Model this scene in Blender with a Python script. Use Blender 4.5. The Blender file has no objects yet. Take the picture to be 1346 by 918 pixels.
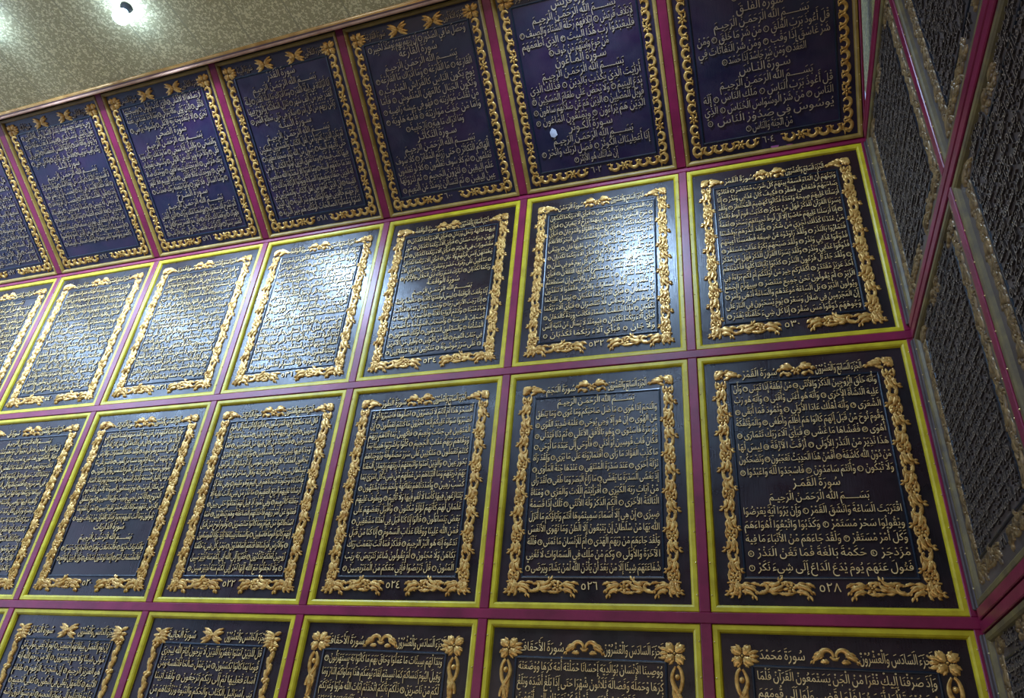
import bpy, math, random
import numpy as np
from mathutils import Matrix, Vector
from mathutils.geometry import delaunay_2d_cdt

random.seed(4)
C = bpy.context.scene.collection
SC = bpy.context.scene
U = 1.4                                   # one panel bay, metres

# ------------------------------------------------------------------ camera, light, exposure
cam_d = bpy.data.cameras.new('camera')
cam_d.sensor_width = 36.0
cam_d.lens = 36.0 * 949.4 / 1346.0
cam_d.clip_start = 0.02
cam = bpy.data.objects.new('camera', cam_d)
C.objects.link(cam)
RT, DN, FW = (0.9451, 0.3163, 0.0818), (-0.0955, 0.5069, -0.8567), (-0.3124, 0.8019, 0.5093)
mw = Matrix(((RT[0], -DN[0], -FW[0], -0.7289 * U), (RT[1], -DN[1], -FW[1], -3.2878 * U),
             (RT[2], -DN[2], -FW[2], -1.9355 * U), (0, 0, 0, 1)))
cam.matrix_world = mw
SC.camera = cam

WORLD_COL, WORLD_STR = (0.45, 0.58, 1.0), 1.0      # sky light of the open hall behind
LAMP_STR = 42.0
LAMP_COL = (0.46, 0.68, 1.0)
BEAM_W = 440.0            # each lamp's beam towards the carved wall
# lamp rows on the ceiling, in bays (x, y)
LAMPS = [(-1.50, -1.75), (-4.238, -1.50), (-5.245, -1.71), (-6.6, -1.8), (-8.0, -1.95), (-9.6, -2.05),
         (-6.0, -2.75), (-8.2, -2.85), (-10.4, -2.95), (-4.0, -4.1), (-7.4, -4.3), (-10.8, -4.5), (-1.9, -4.5), (-8.4, -3.75)]
w = bpy.data.worlds.new('world')
SC.world = w
w.use_nodes = True
w.node_tree.nodes['Background'].inputs[0].default_value = (*WORLD_COL, 1)
w.node_tree.nodes['Background'].inputs[1].default_value = WORLD_STR
SC.view_settings.view_transform = 'Standard'
SC.view_settings.look = 'None'
SC.view_settings.gamma = 1.0
SC.view_settings.use_curve_mapping = False
SC.view_settings.exposure = 0.0
SC.cycles.use_denoising = True
SC.cycles.max_bounces = 6


def fill_light(name, loc, target, sx, sy, power, col):  # rectangular area light added as fill
    l = bpy.data.lights.new(name, 'AREA')
    l.shape = 'RECTANGLE'; l.size = sx * U; l.size_y = sy * U; l.energy = power; l.color = col
    o = bpy.data.objects.new(name, l); C.objects.link(o)
    o.location = Vector(loc) * U
    o.rotation_euler = (Vector(target) - Vector(loc)).to_track_quat('-Z', 'Y').to_euler()
    return o


fill_light('fill_left', (-13.6, -4.6, -0.6), (0.0, -3.6, -0.6), 8.0, 4.4, 380, (0.56, 0.72, 1.0))  # no opening is seen here; area light added as bluish fill
fill_light('fill_low', (-3.0, -8.8, -2.5), (-3.0, 0.0, -0.6), 9.0, 1.0, 290, (1.0, 0.90, 0.76))  # no entrance is seen here; low warm fill added to lift the lettering

# ------------------------------------------------------------------ materials
def s2l(c):
    return tuple(((v / 255 + 0.055) / 1.055) ** 2.4 if v > 10 else v / 255 / 12.92 for v in c)


class NT:
    def __init__(self, name):
        self.m = bpy.data.materials.new(name); self.m.use_nodes = True
        self.t = self.m.node_tree; self.n = self.t.nodes
        self.b = self.n['Principled BSDF']

    def node(self, kind, **kw):
        x = self.n.new(kind)
        for k, v in kw.items():
            if k.startswith('i_'):
                key = k[2:]
                x.inputs[int(key) if key.isdigit() else key.replace('_', ' ')].default_value = v
            else:
                setattr(x, k, v)
        return x

    def link(self, a, b):
        self.t.links.new(a, b)

    def ramp(self, src, stops):
        r = self.node('ShaderNodeValToRGB')
        e = r.color_ramp.elements
        while len(e) < len(stops):
            e.new(0.5)
        for k, (p, c) in enumerate(stops):
            e[k].position = p
            e[k].color = (*c, 1) if len(c) == 3 else c
        self.link(src, r.inputs[0])
        return r

    def coords(self, scale=(1, 1, 1), rand=True):
        tc = self.node('ShaderNodeTexCoord')
        mp = self.node('ShaderNodeMapping')
        mp.inputs['Scale'].default_value = scale
        self.link(tc.outputs['Object'], mp.inputs[0])
        if rand:
            oi = self.node('ShaderNodeObjectInfo')
            mu = self.node('ShaderNodeVectorMath', operation='SCALE')
            cx = self.node('ShaderNodeCombineXYZ')
            self.link(oi.outputs['Random'], cx.inputs[0]); self.link(oi.outputs['Random'], cx.inputs[1])
            self.link(cx.outputs[0], mu.inputs[0]); mu.inputs['Scale'].default_value = 37.0
            self.link(mu.outputs[0], mp.inputs['Location'])
        return mp.outputs[0]

    def noise(self, vec, scale, detail=4, rough=0.55):
        x = self.node('ShaderNodeTexNoise')
        x.inputs['Scale'].default_value = scale; x.inputs['Detail'].default_value = detail
        x.inputs['Roughness'].default_value = rough
        self.link(vec, x.inputs['Vector'])
        return x.outputs['Fac']

    def bump(self, h, strength, dist, chain=None):
        x = self.node('ShaderNodeBump')
        x.inputs['Strength'].default_value = strength; x.inputs['Distance'].default_value = dist
        self.link(h, x.inputs['Height'])
        if chain is not None:
            self.link(chain, x.inputs['Normal'])
        return x.outputs[0]


def lacquer(name, dark, warm, rough=(0.24, 0.36), grain=0.25, gloss=0.55):
    """stained and lacquered timber: blotchy stain, long vertical grain"""
    t = NT(name)
    v = t.coords((1, 1, 1))
    g = t.coords((34, 2.2, 34))
    n1 = t.noise(v, 2.3, 5, 0.6)
    r = t.ramp(n1, [(0.38, dark), (0.72, warm)])
    t.link(r.outputs[0], t.b.inputs['Base Color'])
    n2 = t.noise(v, 5.0, 5, 0.6)
    rr = t.ramp(n2, [(0.3, (rough[0],) * 3), (0.7, (rough[1],) * 3)])
    t.link(rr.outputs[0], t.b.inputs['Roughness'])
    b1 = t.bump(t.noise(g, 3.0, 4, 0.6), grain, 0.004)
    b2 = t.bump(t.noise(v, 1.6, 2, 0.5), 0.06, 0.05, b1)
    t.link(b2, t.b.inputs['Normal'])
    t.b.inputs['Specular IOR Level'].default_value = gloss
    return t.m


def paint(name, a, b, rough=0.4, scale=9.0, metal=0.0, bump=0.15):
    t = NT(name)
    v = t.coords((1, 1, 1))
    r = t.ramp(t.noise(v, scale, 5, 0.6), [(0.32, a), (0.7, b)])
    t.link(r.outputs[0], t.b.inputs['Base Color'])
    t.b.inputs['Roughness'].default_value = rough
    t.b.inputs['Metallic'].default_value = metal
    t.link(t.bump(t.noise(v, 45.0, 3, 0.6), bump, 0.004), t.b.inputs['Normal'])
    return t.m


M = {}
M['board'] = lacquer('dark lacquered wood', s2l((22, 14, 17)), s2l((44, 20, 26)))
M['board_sheen'] = lacquer('dark wood with painted sheen', s2l((70, 60, 55)), s2l((100, 87, 80)), (0.4, 0.55))  # grey of the grazing sheen mixed into the dark board colour
M['board_blue_sheen'] = lacquer('lacquered wood with painted blue reflection', s2l((14, 13, 42)), s2l((46, 19, 50)), (0.30, 0.5), 0.25, 0.6)  # bluish reflection painted into the base; purple blotches are stain
M['yellow'] = paint('yellow painted moulding', s2l((170, 148, 18)), s2l((205, 186, 34)), 0.38)
M['old_gold'] = paint('old gold painted moulding', s2l((128, 100, 40)), s2l((160, 128, 58)), 0.45)
M['side_frame'] = paint('dull olive-gold moulding', s2l((84, 72, 54)), s2l((124, 108, 62)), 0.5)
M['maroon'] = paint('maroon painted rail', s2l((104, 16, 48)), s2l((138, 28, 68)), 0.36, 4.0)
M['gilt'] = paint('gilded carving', s2l((166, 112, 42)), s2l((236, 192, 108)), 0.34, 30.0, 0.35, 0.3)
M['letter'] = paint('gilded letter face', s2l((212, 170, 104)), s2l((246, 214, 152)), 0.36, 20.0, 0.15, 0.3)
M['pale_letter'] = paint('pale beige letter face', s2l((150, 127, 102)), s2l((186, 161, 130)), 0.4, 20.0, 0.1, 0.3)  # greyer, darker letter tone for the leaning row
M['muted_side'] = paint('brown letter edge', s2l((44, 36, 33)), s2l((64, 54, 48)), 0.5)  # lighter brown edge for the right-wall letters
M['letter_side'] = paint('letter edge in dark wood', s2l((26, 15, 14)), s2l((44, 26, 18)), 0.5)
M['teal_glint'] = paint('dark bead with painted glint', s2l((12, 20, 32)), s2l((20, 32, 46)), 0.3)  # glint of the dark bead put into its base colour
M['pin'] = paint('brass pin', s2l((200, 170, 110)), s2l((235, 214, 160)), 0.35, 9.0, 0.5)
M['chip'] = paint('pale bare patch', s2l((150, 150, 165)), s2l((205, 205, 210)), 0.7)
M['smear'] = paint('pink paint smear', s2l((150, 70, 130)), s2l((180, 100, 150)), 0.6)
M['muted_gilt'] = paint('grey-brown gilding', s2l((88, 70, 48)), s2l((166, 134, 86)), 0.34, 26.0, 0.2, 0.4)  # duller gilding tone for the right wall
M['muted_letter'] = paint('grey-brown letter face', s2l((112, 99, 88)), s2l((150, 132, 112)), 0.4, 20.0, 0.1, 0.3)  # greyer letter tone for the right wall
M['post'] = paint('grey-brown corner post', s2l((58, 46, 48)), s2l((84, 70, 68)), 0.5, 6.0)
M['cornice'] = paint('varnished cornice timber', s2l((150, 108, 88)), s2l((190, 148, 124)), 0.2, 6.0)
M['cornice_gilt'] = paint('gilt cornice fillet', s2l((150, 104, 48)), s2l((196, 150, 84)), 0.25, 6.0, 0.3)
M['cornice_groove'] = paint('dark cornice groove', s2l((60, 34, 28)), s2l((84, 48, 40)), 0.5)
M['plaster'] = paint('dark backing timber', s2l((20, 14, 18)), s2l((34, 22, 26)), 0.6)
M['socket'] = paint('dark lamp socket', s2l((20, 20, 22)), s2l((32, 32, 34)), 0.6)


def wallpaper(name, axis_seam, light, dark, mid, seam_every=0.36):
    """olive damask paper in strips: small leafy figure and thin pale seams"""
    t = NT(name)
    v = t.coords((1, 1, 1), rand=False)
    vo = t.node('ShaderNodeTexVoronoi', feature='SMOOTH_F1')
    vo.inputs['Scale'].default_value = 40.0
    wv = t.node('ShaderNodeVectorMath', operation='ADD')
    nz = t.node('ShaderNodeTexNoise'); nz.inputs['Scale'].default_value = 52.0
    t.link(v, nz.inputs['Vector'])
    sc = t.node('ShaderNodeVectorMath', operation='SCALE'); sc.inputs['Scale'].default_value = 0.045
    t.link(nz.outputs['Color'], sc.inputs[0]); t.link(v, wv.inputs[0]); t.link(sc.outputs[0], wv.inputs[1])
    t.link(wv.outputs[0], vo.inputs['Vector'])
    n = t.noise(v, 75.0, 4, 0.7)
    mx = t.node('ShaderNodeMath', operation='MULTIPLY_ADD'); mx.inputs[1].default_value = 0.75
    t.link(vo.outputs['Distance'], mx.inputs[0]); t.link(n, mx.inputs[2])
    r = t.ramp(mx.outputs[0], [(0.76, s2l(light)), (0.82, s2l(dark)), (0.95, s2l(mid))])
    sp = t.node('ShaderNodeSeparateXYZ'); t.link(v, sp.inputs[0])
    md = t.node('ShaderNodeMath', operation='PINGPONG'); md.inputs[1].default_value = seam_every / 2 * U
    t.link(sp.outputs[axis_seam], md.inputs[0])
    ls = t.node('ShaderNodeMath', operation='LESS_THAN'); ls.inputs[1].default_value = 0.0065
    t.link(md.outputs[0], ls.inputs[0])
    mc = t.node('ShaderNodeMix', data_type='RGBA')
    mc.inputs['B'].default_value = (*s2l((176, 167, 132)), 1)
    t.link(ls.outputs[0], mc.inputs['Factor']); t.link(r.outputs[0], mc.inputs['A'])
    t.link(mc.outputs['Result'], t.b.inputs['Base Color'])
    t.b.inputs['Roughness'].default_value = 0.7
    t.b.inputs['Specular IOR Level'].default_value = 0.2
    t.link(t.bump(mx.outputs[0], 0.25, 0.004), t.b.inputs['Normal'])
    return t.m


M['paper'] = wallpaper('olive damask ceiling paper', 0, (236, 226, 182), (164, 154, 112), (194, 182, 140))
M['paper_wall'] = wallpaper('olive damask wall paper', 1, (196, 186, 110), (128, 122, 66), (160, 150, 88))


def tiles(name):
    t = NT(name)
    v = t.coords((1, 1, 1), rand=False)
    br = t.node('ShaderNodeTexBrick', offset=0.0)
    br.inputs['Scale'].default_value = 1.0
    br.inputs['Brick Width'].default_value = 0.6; br.inputs['Row Height'].default_value = 0.6
    br.inputs['Mortar Size'].default_value = 0.004
    br.inputs['Color1'].default_value = (*s2l((150, 146, 140)), 1)
    br.inputs['Color2'].default_value = (*s2l((160, 156, 150)), 1)
    br.inputs['Mortar'].default_value = (*s2l((90, 88, 84)), 1)
    t.link(v, br.inputs['Vector'])
    t.link(br.outputs['Color'], t.b.inputs['Base Color'])
    t.b.inputs['Roughness'].default_value = 0.25
    return t.m


M['tiles'] = tiles('pale floor tiles')


def glow(name, col, s):
    t = NT(name)
    t.b.inputs['Base Color'].default_value = (1, 1, 1, 1)
    t.b.inputs['Emission Color'].default_value = (*col, 1)
    t.b.inputs['Emission Strength'].default_value = s
    return t.m


M['bulb'] = glow('lit LED globe', LAMP_COL, LAMP_STR)

# ------------------------------------------------------------------ mesh helpers
class MB:
    """collects vertices and faces of ONE mesh (numpy friendly)"""
    def __init__(self):
        self.v = []; self.t = []; self.mi = []; self.n = 0

    def add(self, v, f, mi=0):
        v = np.asarray(v, dtype=np.float32).reshape(-1, 3)
        tri = []
        for q in f:
            for k in range(1, len(q) - 1):
                tri.append((q[0], q[k], q[k + 1]))
        tri = np.asarray(tri, dtype=np.int32)
        self.addt(v, tri, np.full(len(tri), mi, np.int32))

    def addt(self, v, tri, mi):
        self.v.append(v); self.t.append(tri + self.n); self.mi.append(mi); self.n += len(v)

    def box(self, a, b, mi=0, bev=0.0):
        """box, its front (max z) edges chamfered by bev"""
        x0, y0, z0 = a; x1, y1, z1 = b
        if bev <= 0:
            vs = [(x0, y0, z0), (x1, y0, z0), (x1, y1, z0), (x0, y1, z0), (x0, y0, z1), (x1, y0, z1), (x1, y1, z1), (x0, y1, z1)]
            fs = [(3, 2, 1, 0), (4, 5, 6, 7), (0, 1, 5, 4), (1, 2, 6, 5), (2, 3, 7, 6), (3, 0, 4, 7)]
        else:
            zc = z1 - bev
            vs = [(x0, y0, z0), (x1, y0, z0), (x1, y1, z0), (x0, y1, z0), (x0, y0, zc), (x1, y0, zc), (x1, y1, zc), (x0, y1, zc),
                  (x0 + bev, y0 + bev, z1), (x1 - bev, y0 + bev, z1), (x1 - bev, y1 - bev, z1), (x0 + bev, y1 - bev, z1)]
            fs = [(3, 2, 1, 0), (0, 1, 5, 4), (1, 2, 6, 5), (2, 3, 7, 6), (3, 0, 4, 7),
                  (4, 5, 9, 8), (5, 6, 10, 9), (6, 7, 11, 10), (7, 4, 8, 11), (8, 9, 10, 11)]
        self.add(vs, fs, mi)

    def frame(self, x0, y0, x1, y1, prof, mi=0):
        """rectangular moulding: prof = [(inset, z), ...] swept round the rectangle with mitres"""
        n = len(prof); vs = []
        for (cx, cy, sx, sy) in ((x0, y0, 1, 1), (x1, y0, -1, 1), (x1, y1, -1, -1), (x0, y1, 1, -1)):
            for d, z in prof:
                vs.append((cx + sx * d, cy + sy * d, z))
        fs = []
        for s in range(4):
            e = (s + 1) % 4
            for k in range(n - 1):
                fs.append((s * n + k, e * n + k, e * n + k + 1, s * n + k + 1))
        self.add(vs, fs, mi)

    def ribbon(self, pts, wid, hgt, mi=0, groove=0.45):
        """carved leaf: domed strip with a vein groove along a path"""
        P = np.asarray(pts, float); n = len(P)
        T = np.gradient(P, axis=0); T /= (np.linalg.norm(T, axis=1)[:, None] + 1e-9)
        N = np.stack([-T[:, 1], T[:, 0]], 1)
        wid = np.asarray(wid, float); hgt = np.broadcast_to(np.asarray(hgt, float), (n,))
        vs = []
        for k in range(n):
            for s, z in ((-1, 0.0), (-0.62, 0.95), (0, 1 - groove), (0.62, 0.95), (1, 0.0)):
                q = P[k] + N[k] * wid[k] * s
                vs.append((q[0], q[1], hgt[k] * z))
        fs = []
        for k in range(n - 1):
            for j in range(4):
                a = k * 5 + j
                fs.append((a, a + 1, a + 6, a + 5)[::-1])
        self.add(vs, fs, mi)

    def dome(self, c, r, h, mi=0, seg=8):
        vs = [(c[0], c[1], h)]
        for a, (rr, z) in enumerate(((0.55, 0.84), (0.88, 0.47), (1, 0.0))):
            for k in range(seg):
                t = 2 * math.pi * k / seg
                vs.append((c[0] + r * rr * math.cos(t), c[1] + r * rr * math.sin(t), h * z))
        fs = [(0, 1 + k, 1 + (k + 1) % seg) for k in range(seg)]
        for a in range(2):
            for k in range(seg):
                e = (k + 1) % seg
                fs.append((1 + a * seg + k, 1 + (a + 1) * seg + k, 1 + (a + 1) * seg + e, 1 + a * seg + e))
        self.add(vs, fs, mi)

    def arrays(self):
        return np.concatenate(self.v), np.concatenate(self.t), np.concatenate(self.mi)

    def mesh(self, name, mats, scale=U, smooth=False):
        v, t, mi = self.arrays()
        me = bpy.data.meshes.new(name)
        nt = len(t)
        me.vertices.add(len(v)); me.vertices.foreach_set('co', (v * scale).astype(np.float32).ravel())
        me.loops.add(nt * 3); me.loops.foreach_set('vertex_index', t.astype(np.int32).ravel())
        me.polygons.add(nt)
        me.polygons.foreach_set('loop_start', np.arange(0, nt * 3, 3, dtype=np.int32))
        for m_ in mats:
            me.materials.append(m_)
        me.polygons.foreach_set('material_index', mi.astype(np.int32))
        me.polygons.foreach_set('use_smooth', np.full(nt, smooth))
        me.update(calc_edges=True)
        return me


def link(name, me, parent=None, loc=None):
    o = bpy.data.objects.new(name, me); C.objects.link(o)
    if parent is not None:
        o.parent = parent
    if loc is not None:
        o.location = loc
    return o


def struct(name, mb, mat, frame=None):
    o = link(name, mb.mesh(name, [M[mat]]))
    o['kind'] = 'structure'
    if frame is not None:
        o.matrix_world = frame
    return o


def fr(org, ex, ey, ez):
    return Matrix(((ex[0], ey[0], ez[0], org[0] * U), (ex[1], ey[1], ez[1], org[1] * U),
                   (ex[2], ey[2], ez[2], org[2] * U), (0, 0, 0, 1)))

# ------------------------------------------------------------------ the setting
H1, H2, TT = 1.2957, 1.2906, math.radians(52.13)
ST, CT = math.sin(TT), math.cos(TT)
WALL = lambda x, z: fr((x, 0, z), (1, 0, 0), (0, 0, 1), (0, -1, 0))                  # back wall, local z towards the room
OVER = lambda x, s: fr((x, -s * ST, H1 + s * CT), (1, 0, 0), (0, -ST, CT), (0, -CT, -ST))   # leaning upper row
SIDE = lambda y, z: fr((0, y, z), (0, -1, 0), (0, 0, 1), (-1, 0, 0))                 # right wall
COLS = [0.0, -1.017, -2.020, -3.010, -4.002, -5.010, -6.018, -7.02, -8.02]
SIDE_COLS = [0.0, 1.05, 2.10]
CEIL = 2.03              # ceiling height above the middle rail
LIP_Y, LIP_Z = -1.027, 1.98
FLOOR = -3.09
ROW4B = -2 * H2
XL = COLS[-1]

mb = MB(); mb.box((XL, FLOOR, -0.16), (0.2, H1, -0.05)); struct('wall_back', mb, 'plaster', WALL(0, 0))
mb = MB(); mb.box((XL, 0.0, -0.14), (-0.002, 1.50, -0.045)); struct('wall_overhang', mb, 'plaster', OVER(0, 0))
mb = MB(); mb.box((0.2, FLOOR, -0.10), (14.0, CEIL + 0.05, 0)); struct('wall_front', mb, 'plaster', fr((0, -9.0, 0), (-1, 0, 0), (0, 0, 1), (0, 1, 0)))  # unseen far wall, added dark to block sky reflections in the lower rows
mb = MB(); mb.box((0.0, FLOOR, -0.16), (9.0, H1 + 0.02, -0.05)); struct('wall_right', mb, 'plaster', SIDE(0, 0))
mb = MB(); mb.box((0.0, H1 + 0.02, -0.16), (9.0, 2.25, -0.05)); o = struct('wall_right_upper', mb, 'paper_wall', SIDE(0, 0))
mb = MB(); mb.box((-14.0, -3.0, 0), (0.2, LIP_Y - 0.012, 0.08)); struct('ceiling', mb, 'paper', fr((0, 0, CEIL), (1, 0, 0), (0, 1, 0), (0, 0, 1)))
mb = MB(); mb.box((-14.0, -9.0, 0), (0.2, -3.0, 0.08)); struct('ceiling', mb, 'plaster', fr((0, 0, CEIL), (1, 0, 0), (0, 1, 0), (0, 0, 1)))   # unseen rear ceiling, made dark so the boards reflect less grey
mb = MB(); mb.box((-14.0, -9.0, -0.1), (0.2, 0.2, 0)); struct('floor', mb, 'tiles', fr((0, 0, FLOOR), (1, 0, 0), (0, 1, 0), (0, 0, 1)))

TRN = [0]
def trim(mb, mat, frame):
    TRN[0] += 1
    return struct('trim_%d' % TRN[0], mb, mat, frame)

RW = 0.0225        # half width of a maroon rail
def vrail(frame_of, x, a, b):
    m_ = MB(); m_.box((x - RW, a, -0.05), (x + RW, b, 0.020), bev=0.003)
    return trim(m_, 'maroon', frame_of(0, 0))
def hrail(frame_of, y, a, b, hw=RW, top=0.021):
    m_ = MB(); m_.box((a, y - hw, -0.05), (b, y + hw, top), bev=0.003)
    return trim(m_, 'maroon', frame_of(0, 0))

for y in (H1, 0.0, -H2, -2 * H2):
    hrail(WALL, y, XL, 0.0 if y != H1 else -0.004)
for k, x in enumerate(COLS[:-1]):
    xx = x - 0.014 if k == 0 else x
    for a, b in ((RW, H1 - RW), (-H2 + RW, -RW), (-2 * H2 + RW, -H2 - RW)):
        vrail(WALL, xx, a, b)
    if k == 0:
        m_ = MB(); m_.box((-0.016, RW + 0.004, -0.05), (-0.003, 1.29, 0.016), bev=0.003); trim(m_, 'maroon', OVER(0, 0))
    else:
        m_ = MB(); m_.box((x - 0.0265, RW + 0.004, -0.05), (x + 0.0265, 1.29, 0.014), bev=0.003); trim(m_, 'maroon', OVER(0, 0))
for hy in (H1, 0.0, -H2):
    for dz in (-0.024, 0.024):
        hrail(SIDE, hy + dz, 0.06, 3.2, 0.02, 0.021)
for x in SIDE_COLS[1:] + [3.15]:
    for a, b in ((0.045, H1 - 0.045), (-H2 + 0.045, -0.045), (-2 * H2, -H2 - 0.045)):
        vrail(SIDE, x, a, b)
# corner post of the right wall: stepped dark timber
for a, b in ((0.045, H1 - 0.045), (-H2 + 0.045, -0.045), (-2 * H2, -H2 - 0.045)):
    m_ = MB(); m_.box((0.0225, a, -0.05), (0.042, b, 0.026), bev=0.004); m_.box((0.044, a, -0.05), (0.062, b, 0.018), bev=0.004)
    trim(m_, 'post', SIDE(0, 0))
# cornice along the ceiling edge, and the fascia board behind it
m_ = MB(); m_.box((XL, LIP_Y - 0.008, LIP_Z + 0.012), (-0.002, LIP_Y, 2.21)); m_.box((XL, LIP_Y, 2.205), (-0.002, -0.90, 2.22))
trim(m_, 'cornice_groove', fr((0, 0, 0), (1, 0, 0), (0, 1, 0), (0, 0, 1)))
yb, zb = LIP_Y, LIP_Z
prof = [(0.001, 0.03), (0.001, 0.006), (-0.003, 0.001), (-0.010, 0.0), (-0.016, 0.004), (-0.018, 0.011), (-0.014, 0.016), (-0.014, 0.026),
        (-0.019, 0.030), (-0.026, 0.036), (-0.030, 0.044), (-0.030, 0.052)]
mats_c = [0, 0, 0, 0, 0, 1, 1, 1, 2, 2, 2]
m_ = MB()
vs = [(XL, yb + p[0], zb + p[1]) for p in prof] + [(-0.002, yb + p[0], zb + p[1]) for p in prof]
n_ = len(prof)
for k in range(n_ - 1):
    m_.add([vs[k], vs[k + 1], vs[n_ + k + 1], vs[n_ + k]], [(3, 2, 1, 0)], mats_c[k])
TRN[0] += 1
o = link('trim_%d' % TRN[0], m_.mesh('cornice', [M['cornice'], M['cornice_groove'], M['cornice_gilt']])); o['kind'] = 'structure'
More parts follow.
